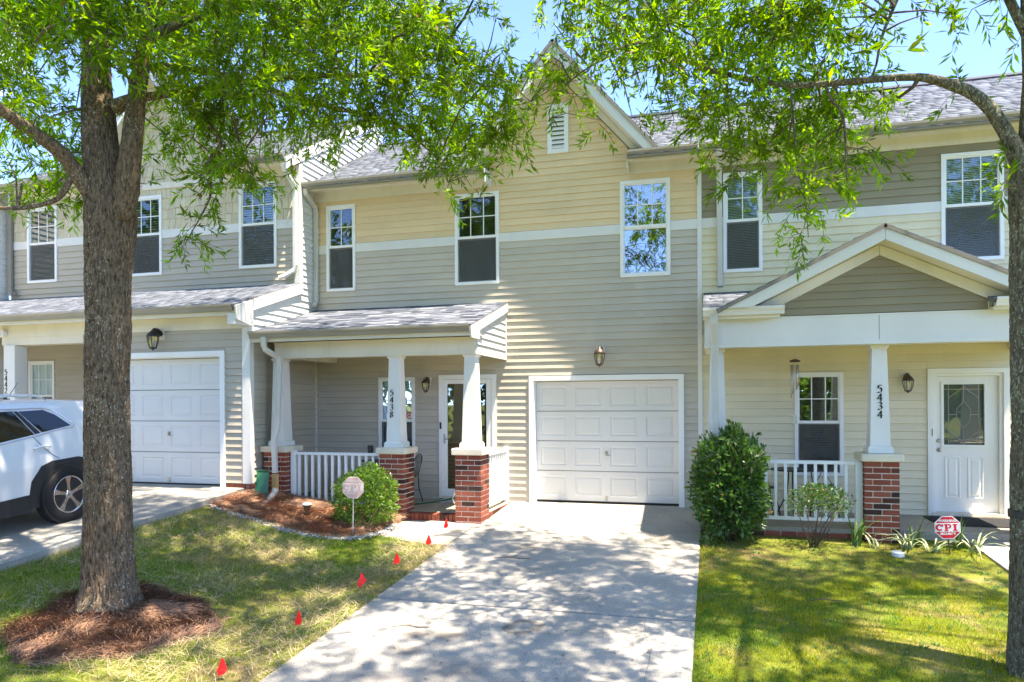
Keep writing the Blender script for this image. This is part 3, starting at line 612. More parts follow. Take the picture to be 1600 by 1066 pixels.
def main_roof(root, x0, x1, zo, yo, gap=None):
    for a, b, d in ([(x0, gap[0], 0), (gap[0], gap[1], .62), (gap[1], x1, 0)] if gap else [(x0, x1, 0)]):
        roof(root, (a, yo - .47 + d, 5.69 + zo + d * .576), (1, 0, 0), (0, 1, .576), b - a, 3.83 - d * 1.154)
    roof(root, (x0, yo + 6.2, 5.69 + zo), (1, 0, 0), (0, -1, .576), x1 - x0, 3.86, name='rear_roof', tabs=False)
    part('ridge_cap', MB().prism([(-.16, -.085), (0, .012), (.16, -.085), (.16, -.065), (0, .035), (-.16, -.065)], lambda p, q, t: (t, yo + 2.86 + p, 7.625 + zo + q), x0, x1), MT['black'], root)
    part('rear_wall', MB().box(x0 + .01, x1 - .01, yo + 6.0, yo + 6.1, -.3, 5.9 + zo), MT['sheath'], root)
def eave(root, x0, x1, zo, pl, cap0=None, cap1=None):
    part('frieze_board', MB().box(x0, x1, pl - .03, pl - .001, 5.53 + zo, 5.705 + zo), MT['creamtrim'], root)
    part('soffit', MB().box(x0, x1, pl - .37, pl - .001, 5.706 + zo, 5.722 + zo), MT['creamtrim'], root)
    part('fascia', MB().box(x0, x1, pl - .385, pl - .371, 5.63 + zo, 5.76 + zo), MT['creamtrim'], root)
    gutter(root, x0 + .01, x1 - .01, pl - .386, 5.775 + zo, .115, .115)

# ======================================================= middle unit (number 5438)
h = thing('townhouse', 'middle townhouse numbered 5438 with steep beige gable and single white garage', 'townhouse', (-3.7, 0, 0), group=ROW)
WL, WM, WR = (-6.975, -6.374, 3.83, 5.44), (-4.407, -3.584, 3.822, 5.444), (-1.466, -.644, 3.814, 5.418)
GD, FD, WP = (-3.055, -.439, -.08, 2.184), (-4.725, -3.65, .0, 2.225), (-5.92, -5.197, .56, 2.2)
ops = [WL, WM, WR, GD, FD, WP]; sh = lambda o, t=.045: (o[0] + t, o[1] - t, o[2] + t if o[2] > .1 else o[2], o[3] - t)
w = wall_core(h, 'front_wall', 'x', 0, -7.24, -.18, -.12, 5.72, [sh(o) for o in ops], MT['sheath'])
bops = ops + [(-7.3, -7.1, 0, 9)]
boards(w, 'x', 0, -7.24, -.21, -.04, 4.542, ops, MT['tan'])
boards(w, 'x', 0, -7.24, -.21, 4.705, 5.5275, ops, MT['beige'])
gc = gable_front(h, -2.52, 0, 0, 'beige')
VENT = (-2.70, -2.335, 6.0, 6.84)
boards(gc, 'x', 0, -4.5, -.5, 5.5275, 7.33, [VENT], MT['beige'], clip=lambda z: (-2.537 - min(1.228, (7.336 - z) / 1.13), -2.537 + min(1.228, (7.336 - z) / 1.13)))
v = part('gable_vent', MB().frame(VENT[0], VENT[1], VENT[2], VENT[3], .075, -.045, .0), MT['vinyl'], h)
for i in range(9):
    z = 6.085 + i * .077; part('louvre', MB().hexa([(-2.625, -.034, z), (-2.41, -.034, z), (-2.41, -.004, z + .045), (-2.625, -.004, z + .045), (-2.625, -.034, z + .02), (-2.41, -.034, z + .02), (-2.41, -.004, z + .065), (-2.625, -.004, z + .065)]), MT['vinyl'], v)
a = -7.24
for o in sorted([WL, WM, WR]) + [(-.215, 0)]:
    part('band_board', MB().box(a, o[0] - .001, -.024, -.001, 4.544, 4.703), MT['trim'], h); a = o[1] + .001
part('corner_board', MB().box(-.215, -.145, -.036, -.002, -.09, 5.69), MT['trim'], h)
window(h, 0, *WL, 2, 2, blind='blinddark', glass='pane'); window(h, 0, *WM, 3, 2, blind='blinddark', btilt=.2); wr = window(h, 0, *WR, 3, 2, glass='mirror', lower='mirror', scr=False, blind='blinddark')
wp = window(h, 0, *WP, 2, 2, glass='mirror', blind=None)
part('curtain', MB().box(WP[0] + .08, WP[1] - .08, .036, .05, 1.42, 2.12), MT['curtain'], wp)
oc = [(-5.31 + .065 * math.cos(RAD(22.5 + 45 * k)), 1.5 + .065 * math.sin(RAD(22.5 + 45 * k))) for k in range(8)]
st = part('security_sticker', MB().prism(oc, lambda p, q, t: (p, t, q), -.004, .0), MT['signred'], wp); 
part('sticker_ring', MB().prism([(-5.31 + (p + 5.31) * .66, 1.5 + (q - 1.5) * .66) for p, q in oc], lambda p, q, t: (p, t, q), -.006, -.004), MT['signwhite'], st)
part('sticker_letter', MB().prism([(-5.31 + (p + 5.31) * .36, 1.5 + (q - 1.5) * .36) for p, q in oc], lambda p, q, t: (p, t, q), -.008, -.006), MT['signred'], st)
main_roof(h, -7.24, -.182, 0, 0, (-3.74, -1.30))
eave(h, -7.23, -3.74, 0, 0); eave(h, -1.30, -.182, 0, 0)
part('frieze_end', MB().box(-3.74, -3.725, -.372, -.001, 5.525, 5.76), MT['trim'], h); part('frieze_end', MB().box(-1.315, -1.30, -.372, -.001, 5.525, 5.66), MT['creamtrim'], h)
downspout(h, [(-7.16, -.44, 5.66), (-7.16, -.43, 5.58), (-7.17, -.1, 5.42), (-7.17, -.065, 5.3), (-7.175, -.065, 4.4), (-7.18, -.065, 3.66), (-7.17, -.16, 3.56)], .085, .065)
# garage
part('garage_trim', MB().frame(GD[0], GD[1], -.07, GD[3], .085, -.045, -.001, bottom=False), MT['vinyl'], h)
part('garage_jamb', MB().frame(-2.985, -.509, -.07, 2.115, .02, -.001, .20, bottom=False), MT['vinyl'], h)
garage_door(h, -2.962, -.532, .022, 2.09, .14, (-1.74, .86))
lantern(h, -1.80, 0, 2.575, MT['bronze'], big=1.3)
# front door
ft = part('front_door', MB().frame(FD[0], FD[1], .02, FD[3], .075, -.045, -.001, bottom=False), MT['vinyl'], h)
part('storm_door', MB().frame(-4.648, -3.755, .06, 2.145, .078, -.035, .0, wb=.13), MT['vinyl'], ft)
part('jamb', MB().box(-3.753, -3.727, -.03, .0, .06, 2.145), MT['vinyl'], ft)
part('glass', MB().box(-4.575, -3.83, -.018, -.012, .185, 2.07), MT['clear'], ft)
part('inner_door', MB().box(-4.58, -4.2, .06, .1, .06, 2.09), MT['doorwood'], ft); part('dark_entry_sheet', MB().box(-4.66, -3.73, .3, .32, -.1, 2.2), MT['room'], ft)  # flat near-black sheet, the unlit hall's shade put into its colour
part('inner_jamb', MB().box(-4.20, -4.165, .05, .11, .06, 2.09), MT['trim'], ft)
part('threshold', MB().box(-4.65, -3.75, -.09, .1, .02, .058), MT['cap'], ft)
part('door_handle', MB().cbox(-4.635, -4.602, -.043, -.035, 1.0, 1.17, .004).tube([(-4.618, -.045, 1.08), (-4.618, -.075, 1.08), (-4.56, -.08, 1.075), (-4.51, -.075, 1.085)], .008, 6), MT['nickel'], ft)
part('doorbell_camera', MB().cbox(-4.705, -4.67, -.065, -.045, 1.26, 1.38, .005), MT['black'], ft)
lantern(h, -4.93, 0, 2.12, MT['bronze'], big=1.05)
# porch
part('porch_slab', MB().cbox(-7.22, -3.41, -1.46, -.125, -.5, .005, .01), MT['porch'], h); part('porch_slab', MB().box(-7.2, -3.4, -.124, .0, -.5, .003), MT['porch'], h)
for cx in (-6.965, -4.86, -3.59):
    pier(h, cx, -1.735, -.3 if cx > -6 else -.15); c = column(h, cx, -1.527, 1.025, 2.48)
    if cx == -4.86:
        for ch, zz in zip('5438', (1.893, 1.778, 1.662, 1.547)): numeral(c, ch, -4.895, -1.527 - .125 + (zz - 1.09) * .0252 - .004, zz, .093)
step = part('front_step', MB().box(-4.64, -3.80, -1.60, -1.465, -.4, -.012), MT['mortar'], h)
for i in range(12): brick(step, (-4.605 + i * .0705, -1.565, -.118), 0, .06, .2, .112)
sb = part('side_curb', MB().box(-3.50, -3.40, -1.31, -.01, -.4, -.005), MT['mortar'], h)
for r in range(2):
    for i in range(7): brick(sb, (-3.402, -1.31 + .095 + i * .207 - (.1 if r else 0), -.072 - r * .0785), math.pi / 2, .196, .04)
fb = part('porch_footing', MB().box(-6.76, -5.08, -1.56, -1.46, -.4, -.01), MT['mortar'], h)
for r in range(2):
    for i in range(8): brick(fb, (-6.66 + i * .207 - (.06 if r else 0), -1.56, -.075 - r * .0785), 0, .196, .04)
railing(h, (-6.66, -1.57, 0), (-5.07, -1.57, 0), .925, .07, 13, [(-6.70, -1.57, -.05, .95)])
railing(h, (-3.47, -1.33, 0), (-3.47, -.05, 0), .925, .06, 10, [(-3.47, -.06, -.02, .95)])
part('beam', MB().box(-7.0, -3.475, -1.665, -1.40, 2.481, 2.742), MT['creamtrim'], h); part('beam', MB().box(-7.0, -6.76, -1.399, -.03, 2.483, 2.74), MT['creamtrim'], h)
part('beam_trim', MB().box(-7.003, -3.472, -1.675, -1.666, 2.475, 2.50), MT['creamtrim'], h)
part('porch_ceiling', MB().box(-7.2, -3.5, -1.399, -.02, 2.744, 2.76), MT['creamtrim'], h)
part('soffit', MB().box(-7.22, -3.43, -1.98, -1.40, 2.762, 2.775), MT['creamtrim'], h); part('fascia', MB().box(-7.22, -3.43, -2.0, -1.981, 2.725, 2.875), MT['creamtrim'], h)
gutter(h, -7.2, -3.44, -2.001, 2.895, .11, .11)
roof(h, (-7.235, -2.04, 2.88), (1, 0, 0), (0, 1, .298), 3.81, 2.128, single=True, name='porch_roof')
sw = part('porch_gable_end', MB().prism([(-1.66, 2.485), (-.005, 2.485), (-.005, 3.42), (-1.66, 2.93)], lambda p, q, t: (t, p, q), -3.53, -3.484), MT['sheath'], h)
boards(sw, 'y', -3.48, -1.655, -.05, 2.505, 3.40, [], MT['pale'], clip=lambda z: (max(-1.655, (z - 3.40) / .298), -.05))
part('end_trim', MB().box(-3.484, -3.455, -.055, -.012, 2.47, 3.36), MT['trim'], h); part('end_trim', MB().box(-3.484, -3.458, -1.66, -.056, 2.472, 2.505), MT['trim'], h)
part('rake_board', MB().prism([(-2.04, 2.865), (0, 3.473), (0, 3.325), (-1.62, 2.84), (-1.62, 2.70), (-2.0, 2.70)], lambda p, q, t: (t, p, q), -3.452, -3.425), MT['trim'], h)
part('corner_board', MB().box(-7.236, -7.2, -.028, -.001, .02, 2.74), MT['creamtrim'], h)
ds = downspout(h, [(-6.94, -2.05, 2.80), (-6.94, -2.05, 2.68), (-6.93, -2.02, 2.60), (-6.80, -1.86, 2.48), (-6.79, -1.84, 2.36), (-6.83, -1.84, 1.40), (-6.84, -1.845, 1.30), (-6.885, -1.86, 1.16), (-6.885, -1.86, 1.05), (-6.87, -1.86, .60)], .085, .065)
part('rusty_section', MB().loft([[(-6.915, -1.893, z), (-6.825, -1.893, z), (-6.825, -1.825, z), (-6.915, -1.825, z)] for z in (.58, .30)]), MT['rust'], ds, label='rust stained bottom length of the downspout')
part('flexible_spout', MB().tube([(-6.868, -1.862, .34), (-6.865, -1.90, .26), (-6.82, -2.1, .19), (-6.74, -2.35, .125), (-6.66, -2.55, .09)] , [.05, .055, .06, .06, .058], 10), MT['flex'], ds, True, label='grey flexible spout lying on the pine straw')

# ======================================================= left unit (number 5442)
h = thing('townhouse', 'left townhouse numbered 5442 with cream shakes above and garage behind the tree', 'townhouse', (-10.5, -.5, 0), group=ROW)
PL, ZO = -.52, .385
A, B, C = (-13.575, -12.805, 4.235, 5.785), (-11.018, -10.243, 4.24, 5.79), (-8.503, -7.70, 4.255, 5.825); D = (-13.555, -12.885, 1.15, 2.63)
ops = [A, B, C, D]
w = wall_core(h, 'front_wall', 'x', PL, -14.05, -7.24, 0, 6.1, [sh(o) for o in ops], MT['sheath'])
boards(w, 'x', PL, -14.0, -7.30, 3.8825, 4.94, ops, MT['taupe']); boards(w, 'x', PL, -14.0, -10.6, .33, 2.95, ops, MT['taupe'])
shakes(w, PL, -14.0, -7.32, 5.11, 5.905, ops, MT['shake'], .2)
gc = gable_front(h, -10.15, ZO, PL, 'beige')
shakes(gc, PL, -12, -8.5, 5.93, 7.70, [], MT['shake'], .222, clip=lambda z: (-10.15 - max(0, min(1.228, (7.72 - z) / 1.13)), -10.15 + max(0, min(1.228, (7.72 - z) / 1.13))))
a = -14.0
for o in [A, B, C, (-7.30, 0)]:
    part('band_board', MB().box(a, o[0] - .001, PL - .026, PL - .001, 4.945, 5.107), MT['trim'], h); a = o[1] + .001
window(h, PL, *A, 3, 2, blind='blind', bl=(0, .75)); window(h, PL, *B, 3, 2, blind='blinddark', bgap=.05, btilt=1); window(h, PL, *C, 3, 2, blind='blindgreen', bgap=.045, btilt=1); wd = window(h, PL, *D, 3, 2, blind=None); part('curtain', MB().box(D[0] + .06, D[1] - .06, PL + .034, PL + .05, D[2] + .06, D[3] - .06), MT['curtain'], wd)
main_roof(h, -14.1, -7.24, ZO, PL, (-11.37, -8.93))
eave(h, -8.91, -7.245, ZO, PL); eave(h, -14.05, -11.39, ZO, PL)
part('frieze_board', MB().box(-11.38, -8.92, PL - .032, PL - .001, 5.905, 6.02), MT['creamtrim'], h)
# gable end seen above the middle roof, and the side of the garage
sw = part('side_wall', MB().prism([(-.50, .0), (5.6, .0), (5.6, 6.3), (2.32, 7.9), (-.50, 6.27)], lambda p, q, t: (t, p, q), -7.36, -7.246), MT['sheath'], h)
boards(sw, 'y', -7.24, -.50, -.02, 2.79, 5.67, [], MT['pale'])  # sunlit part of the side wall, light put into the paler colour
boards(sw, 'y', -7.24, -.50, 2.9, 5.67, 7.95, [], MT['pale'], clip=lambda z: (max(-.50, (z - 6.21) / .576 - .5), 2.9))
part('rake_board', MB().prism([(-.99, 6.065), (2.34, 7.985), (2.34, 7.79), (-.97, 5.88)], lambda p, q, t: (t, p, q), -7.238, -7.205), MT['trim'], h)
part('corner_board', MB().box(-7.325, -7.2395, PL - .03, PL - .001, 3.93, 5.92), MT['trim'], h); part('corner_board', MB().box(-7.2385, -7.215, PL - .03, PL + .075, 3.80, 6.12), MT['trim'], h)
downspout(h, [(-7.285, -.97, 5.98), (-7.285, -.93, 5.90), (-7.28, -.64, 5.70), (-7.28, -.595, 5.6), (-7.285, -.59, 4.25), (-7.31, -.59, 4.16), (-7.5, -.62, 4.05), (-7.58, -.66, 4.02)], .075, .06, 'trim')
downspout(h, [(-13.98, -.94, 5.96), (-13.98, -.6, 5.75), (-13.98, -.59, 5.6), (-13.98, -.59, 4.15), (-13.93, -.62, 4.03), (-13.8, -.66, 4.02)], .1, .07, 'gutter')
# garage wing
GY = -2.0; GO = (-10.25, -7.695, .30, 2.605)
gw = wall_core(h, 'garage_wall', 'x', GY, -10.6, -7.24, .18, 3.16, [(GO[0] + .04, GO[1] - .04, .18, GO[3] - .04)], MT['sheath'])
boards(gw, 'x', GY, -10.6, -7.36, .43, 2.955, [(GO[0], GO[1], .1, GO[3])], MT['taupe'])
part('garage_trim', MB().frame(GO[0], GO[1], .31, GO[3], .085, GY - .045, GY - .001, bottom=False), MT['vinyl'], h); part('garage_jamb', MB().frame(GO[0] + .08, GO[1] - .08, .31, GO[3] - .08, .02, GY - .001, GY + .19, bottom=False), MT['vinyl'], h)
garage_door(h, GO[0] + .105, GO[1] - .105, .385, 2.50, GY + .13, (-8.93, 1.24))
part('corner_board', MB().box(-7.36, -7.2395, GY - .03, GY - .001, .43, 2.985), MT['trim'], h); part('corner_board', MB().box(-7.2385, -7.214, GY - .03, GY + .075, .43, 3.1), MT['trim'], h)
gs = part('garage_side', MB().prism([(-1.99, .2), (-.52, .2), (-.52, 3.83), (-1.99, 3.33)], lambda p, q, t: (t, p, q), -7.34, -7.246), MT['sheath'], h)
boards(gs, 'y', -7.24, -1.92, -.02, .0875, 2.79, [], MT['taupe']); boards(gs, 'y', -7.24, -1.92, -.50, 2.79, 3.80, [], MT['pale'], clip=lambda z: (max(-1.92, (z - 3.83) / .335 - .52), -.50))  # one wall: sun put into the pale boards, porch shade into taupe ones
part('garage_side', MB().box(-10.6, -10.5, GY + .12, PL - .13, .1, 3.16), MT['sheath'], h)
part('garage_back', MB().box(-10.49, -7.35, PL - .2, PL - .15, .1, 3.16), MT['room'], h)
fo = part('foundation_wall', MB().box(-7.70, -7.245, GY + .005, GY + .1, -.1, .425), MT['mortar'], h)
for r in range(5):
    for i in range(2 if r % 2 else 3): brick(fo, (-7.60 + i * .207 + (.1 if r % 2 else 0) - .03, GY + .01, .35 - r * .0785), 0, .196 if i < 2 else .09, .04)
    for i in range(4): brick(fo, (-7.262, GY + .12 + i * .207 + (.1 if r % 2 else 0), .35 - r * .0785), math.pi / 2, .196, .04)
part('frieze_board', MB().box(-14.0, -7.36, GY - .035, GY - .001, 2.96, 3.165), MT['creamtrim'], h); part('soffit', MB().box(-14.1, -7.2, -2.37, GY - .001, 3.167, 3.18), MT['creamtrim'], h)
part('fascia', MB().box(-14.1, -7.205, -2.385, -2.371, 3.13, 3.28), MT['creamtrim'], h); gutter(h, -14.1, -7.24, -2.386, 3.30, .11, .11)
roof(h, (-14.2, -2.43, 3.29), (1, 0, 0), (0, 1, .335), 6.99, 2.0, name='garage_roof')
part('rake_board', MB().prism([(-2.43, 3.275), (-.50, 3.92), (-.50, 3.745), (-1.98, 3.25), (-1.98, 2.985), (-2.40, 3.06)], lambda p, q, t: (t, p, q), -7.212, -7.18), MT['trim'], h)
part('eave_return', MB().box(-7.36, -7.213, -2.40, -2.001, 2.99, 3.16), MT['trim'], h)
lantern(h, -8.96, GY, 2.905, MT['blackiron'], big=1.4)
part('beam', MB().box(-12.45, -10.61, -2.01, -1.78, 2.815, 3.16), MT['creamtrim'], h); part('porch_ceiling', MB().box(-14, -10.61, -1.99, PL - .001, 3.161, 3.166), MT['creamtrim'], h)
c = part('porch_column', MB().cbox(-12.36, -12.10, -2.06, -1.80, .28, 2.812, .01), MT['trim'], h)
for ch, zz in zip('5442', (2.325, 2.213, 2.101, 1.989)): numeral(c, ch, -12.298, -2.061, zz, .1)
fl = part('floodlight', MB().lathe([(.02, .0), (.06, -.02), (.075, -.10), (.07, -.11)], (-12.34, -2.02, 3.03), 12, 'y'), MT['plastic'], h, True); part('lens', MB().lathe([(.01, -.112), (.066, -.11)], (-12.34, -2.02, 3.03), 12, 'y'), MT['frosted'], fl)
part('porch_slab', MB().box(-14.05, -10.62, -1.95, PL - .005, -.2, .32), MT['porch'], h)

# ======================================================= far left unit, only its side shows
h = thing('townhouse', 'white sided townhouse wall just visible at the far left', 'townhouse', (-16.5, -1, 0), group=ROW)
sw = part('side_wall', MB().box(-19, -14.105, -3.2, -.52, 0, 6.2), MT['sheath'], h); boards(sw, 'y', -14.10, -3.2, -.53, .4, 6.1, [], MT['whitesiding']); boards(sw, 'x', -3.205, -19, -14.1, .4, 6.1, [], MT['whitesiding'], maxlen=9)
roof(h, (-19.2, -3.6, 6.1), (1, 0, 0), (0, 1, .576), 5.15, 3.83, tabs=False)

# ======================================================= right unit (number 5434)
h = thing('townhouse', 'right townhouse numbered 5434 with olive gabled porch and white front door', 'townhouse', (3.2, 0, 0), group=ROW)
A, B, C, D = (.19, .79, 3.80, 5.402), (3.32, 4.137, 3.79, 5.402), (1.253, 1.96, .557, 2.172), (3.121, 4.19, -.02, 2.2); ops = [A, B, C, D]
w = wall_core(h, 'front_wall', 'x', 0, -.179, 7.2, -.12, 5.72, [sh(o) for o in ops], MT['sheath'])
boards(w, 'x', 0, -.145, 7.2, -.04, 4.542, ops, MT['cream']); boards(w, 'x', 0, -.145, 7.2, 4.705, 5.528, ops, MT['olive'])
a = -.144
for o in [A, B, (7.2, 0)]:
    part('band_board', MB().box(a, o[0] - .001, -.024, -.001, 4.544, 4.703), MT['trim'], h); a = o[1] + .001
window(h, 0, *A, 2, 2, blind='blindgreen', btilt=.9); window(h, 0, *B, 3, 2, blind='blindgreen', btilt=.9); wc = window(h, 0, *C, 3, 2, glass='mirror', blind='blinddark', btilt=.8)
main_roof(h, -.178, 7.3, 0, 0); eave(h, -.18, 7.3, 0, 0)
downspout(h, [(.13, -.44, 5.66), (.13, -.43, 5.6), (.13, -.1, 5.42), (.13, -.065, 5.3), (.135, -.065, 4.4), (.14, -.065, 3.66), (.14, -.1, 3.57)], .085, .065, 'downspout')
# door
dr = part('front_door', MB().frame(D[0], D[1], -.0, D[3], .07, -.04, -.001, bottom=False), MT['doorwhite'], h)
part('door_jamb', MB().frame(D[0] + .068, D[1] - .068, .0, D[3] - .068, .045, .0, .09, bottom=False), MT['doorwhite'], dr)
dx0, dx1, dz0, dz1 = D[0] + .115, D[1] - .115, .05, D[3] - .115; G0 = (3.352, 3.90, 1.05, 1.968)
ds_ = wall_core(h, 'door_leaf', 'x', .055, dx0, dx1, dz0, dz1, [G0], MT['doorwhite'], .035); ds_.parent = dr
for (p, q) in ((3.385, 3.56), (3.69, 3.865)):
    mb = MB()
    mb.loft([[(p - i, y, .27 - i), (q + i, y, .27 - i), (q + i, y, .86 + i), (p - i, y, .86 + i)] for i, y in ((.022, .066), (.014, .051), (.002, .050), (-.010, .0575), (-.028, .0575), (-.043, .051))]); part('door_panel', mb, MT['doorwhite'], dr)
part('glass_frame', MB().frame(G0[0] - .03, G0[1] + .03, G0[2] - .03, G0[3] + .03, .036, .04, .062), MT['doorwhite'], dr)
part('leaded_glass', MB().box(G0[0], G0[1], .066, .072, G0[2], G0[3]), MT['pane'], dr); part('dark_room_backing', MB().box(G0[0] - .06, G0[1] + .06, .1, .12, G0[2] - .06, G0[3] + .06), MT['blinddark'], dr)  # flat dark sheet behind the glass, unlit interior put into its colour
gx, gz_ = (G0[0] + G0[1]) / 2, (G0[2] + G0[3]) / 2; L_ = lambda pts: part('came', MB().tube([(gx + p, .064, gz_ + q) for p, q in pts], .0045, 5), MT['nickel'], dr)
for s in (1, -1):
    L_([(s * .2, -.45), (s * .2, .45)]); L_([(s * .2, .25), (s * .1, .33), (0, .42)]); L_([(s * .2, -.25), (s * .1, -.33), (0, -.42)]); L_([(0, .2), (s * .09, .08), (s * .09, -.08), (0, -.2)]); L_([(s * .09, .0), (s * .2, .0)])
L_([(0, .2), (0, .45)]); L_([(0, -.45), (0, -.2)]); L_([(-.27, .38), (.27, .38)]); L_([(-.27, -.38), (.27, -.38)])
part('door_knob', MB().lathe([(.002, -.065), (.022, -.06), (.03, -.045), (.022, -.03), (.01, -.025), (.012, -.01), (.03, -.006), (.03, 0)], (3.29, .055, .98), 12, 'y'), MT['nickel'], dr, True)
part('deadbolt', MB().lathe([(.004, -.03), (.024, -.028), (.03, -.01), (.03, 0)], (3.29, .055, 1.115), 12, 'y'), MT['nickel'], dr, True)
part('strike_plate', MB().box(3.172, 3.187, -.044, -.04, 1.19, 1.30), MT['brass'], dr); part('threshold', MB().box(D[0] + .06, D[1] - .06, -.07, .09, .004, .048), MT['cap'], dr)
lantern(h, 2.83, 0, 2.06, MT['bronze'], big=1.12)
# porch
part('porch_slab', MB().cbox(-.10, 4.4, -1.50, -.125, -.45, .0, .01), MT['porch'], h); part('porch_slab', MB().box(-.1, 4.4, -.124, 0, -.45, -.002), MT['porch'], h)
for cx in (.07, 2.137, 4.22):
    pier(h, cx, -1.755, -.32); c = column(h, cx, -1.55, 1.03, 2.46)
    if cx == 2.137:
        for ch, zz in zip('5434', (1.879, 1.766, 1.654, 1.541)): numeral(c, ch, 2.135, -1.55 - .125 + (zz - 1.09) * .0252 - .004, zz, .1)
ft = part('porch_footing', MB().box(.28, 1.93, -1.60, -1.5, -.4, -.06), MT['mortar'], h)
for r in range(2):
    for i in range(8): brick(ft, (.385 + i * .207 - (.06 if r else 0), -1.60, -.13 - r * .0785), 0, .196, .04)
part('slab_edge', MB().box(.28, 1.93, -1.61, -1.5, -.055, .0), MT['porch'], h)
railing(h, (.27, -1.60, 0), (1.92, -1.60, 0), .915, .10, 13, [(1.885, -1.60, .0, .90)])
part('beam', MB().box(-.09, 4.4, -1.86, -1.60, 2.462, 2.845), MT['trim'], h); part('beam_trim', MB().box(-.095, 4.405, -1.872, -1.861, 2.46, 2.515), MT['trim'], h)
part('beam_trim', MB().box(-.095, 4.405, -1.872, -1.861, 2.835, 2.855), MT['trim'], h); part('beam_joint', MB().box(2.09, 2.096, -1.8625, -1.8605, 2.517, 2.833), MT['gutter'], h)
part('porch_ceiling', MB().box(-.05, 4.35, -1.599, -.02, 2.80, 2.82), MT['creamtrim'], h)
part('side_beam', MB().box(-.09, .12, -1.599, -.03, 2.47, 2.798), MT['creamtrim'], h); part('side_beam', MB().box(4.18, 4.4, -1.599, -.03, 2.47, 2.798), MT['creamtrim'], h)
for x0, x1 in ((-.11, .87), (3.33, 4.42)):
    part('soffit', MB().box(x0, x1, -2.03, -1.862, 2.858, 2.87), MT['creamtrim'], h); part('fascia', MB().box(x0, x1, -2.045, -2.031, 2.83, 2.95), MT['creamtrim'], h); gutter(h, x0, x1 + .05, -2.046, 2.975, .11, .105, 'trim')
for a_, b_, d_ in ((-.12, .90, 0), (.90, 3.31, .42), (3.31, 4.43, 0)): roof(h, (a_, -2.09 + d_, 2.955 + d_ * .25), (1, 0, 0), (0, 1, .25), b_ - a_, 2.15 - d_ * 1.031, name='porch_roof')
c = 2.095
rake(h, 'rake_board', c, 3.925, 3.735, 2.955, .49, -2.215, -2.185, MT['trim']); rake(h, 'rake_soffit', c, 3.765, 3.748, 2.97, .49, -2.184, -1.862, MT['creamtrim'])
rake(h, 'rake_frieze', c, 3.74, 3.605, 2.97, .49, -1.89, -1.866, MT['creamtrim'], .503)
gp = part('porch_gable', MB().prism([(c - 1.5, 2.86), (c + 1.5, 2.86), (c + .02, 3.68), (c - .02, 3.68)], lambda p, q, t: (p, t, q), -1.845, -1.75), MT['sheath'], h)
boards(gp, 'x', -1.85, -1, 5, 2.862, 3.60, [], MT['olive'], .098, clip=lambda z: (c - min(1.25, (3.605 - z) / .503), c + min(1.25, (3.605 - z) / .503)))
for x in (c - 1.27, c + 1.25): part('gable_trim', MB().box(x - .02, x + .022, -1.885, -1.851, 2.858, 2.99), MT['creamtrim'], h)
for sg in (1, -1): roof(h, (c + sg * 2.03, -2.235, 2.935), (0, 1, 0), (-sg, 0, .49), 2.235, 2.265, name='gable_roof')
downspout(h, [(.03, -2.09, 2.89), (.03, -2.09, 2.78), (.035, -2.0, 2.62), (.04, -1.93, 2.5), (.045, -1.90, 2.2), (.05, -1.885, .2), (.05, -1.95, -.1)], .1, .075, 'downspout')
# ======================================================= trees
def spline(P, step=.06):
    P = [np.array(p, float) for p in P]; P = [2 * P[0] - P[1]] + P + [2 * P[-1] - P[-2]]; out = []
    for i in range(1, len(P) - 2):
        n = max(2, int(np.linalg.norm(P[i + 1][:3] - P[i][:3]) / step))
        for k in range(n):
            t = k / n; a, b, c, d = P[i - 1:i + 3]
            q = .5 * ((2 * b) + (c - a) * t + (2 * a - 5 * b + 4 * c - d) * t * t + (3 * b - a - 3 * c + d) * t ** 3); q[3] = b[3] + (c[3] - b[3]) * t; out.append(q)
    out.append(P[-2]); return np.array(out)
def bark_mat(name, c1, c2, lichen, amt):
    mt, nt, p = base(name); L = nt.links.new; p.inputs['Roughness'].default_value = .95; p.inputs['Specular IOR Level'].default_value = .1
    tc = N(nt, 'TexCoord'); mp = N(nt, 'Mapping'); mp.inputs['Scale'].default_value = (1, 1, .28); L(tc.outputs['Object'], mp.inputs[0])
    a = N(nt, 'TexNoise', Scale=52, Detail=8, Roughness=.7); L(mp.outputs[0], a.inputs['Vector']); cr = N(nt, 'ValToRGB'); e = cr.color_ramp.elements
    e[0].position = .36; e[0].color = rgb(c1); e[1].position = .64; e[1].color = rgb(c2); L(a.outputs[0], cr.inputs[0])
    b = N(nt, 'TexNoise', Scale=62, Detail=4, Roughness=.6); m3 = N(nt, 'Mapping'); m3.inputs['Scale'].default_value = (1, 1, .6); L(tc.outputs['Object'], m3.inputs[0]); L(m3.outputs[0], b.inputs['Vector']); big = N(nt, 'TexNoise', Scale=1.7, Detail=3); L(tc.outputs['Object'], big.inputs['Vector'])
    ad = N(nt, 'Math'); ad.operation = 'MULTIPLY_ADD'; ad.inputs[1].default_value = .35; L(big.outputs[0], ad.inputs[0]); L(b.outputs[0], ad.inputs[2])
    r2 = N(nt, 'ValToRGB'); r2.color_ramp.elements[0].position = .80 - amt; r2.color_ramp.elements[1].position = .84 - amt; L(ad.outputs[0], r2.inputs[0])
    mxx = N(nt, 'Mix'); mxx.data_type = 'RGBA'; L(r2.outputs[0], mxx.inputs['Factor']); L(cr.outputs[0], mxx.inputs['A']); mxx.inputs['B'].default_value = rgb(lichen); L(mxx.outputs['Result'], p.inputs['Base Color'])
    bp = N(nt, 'Bump', Strength=.8, Distance=.02); L(a.outputs[0], bp.inputs['Height']); L(bp.outputs[0], p.inputs['Normal']); return mt
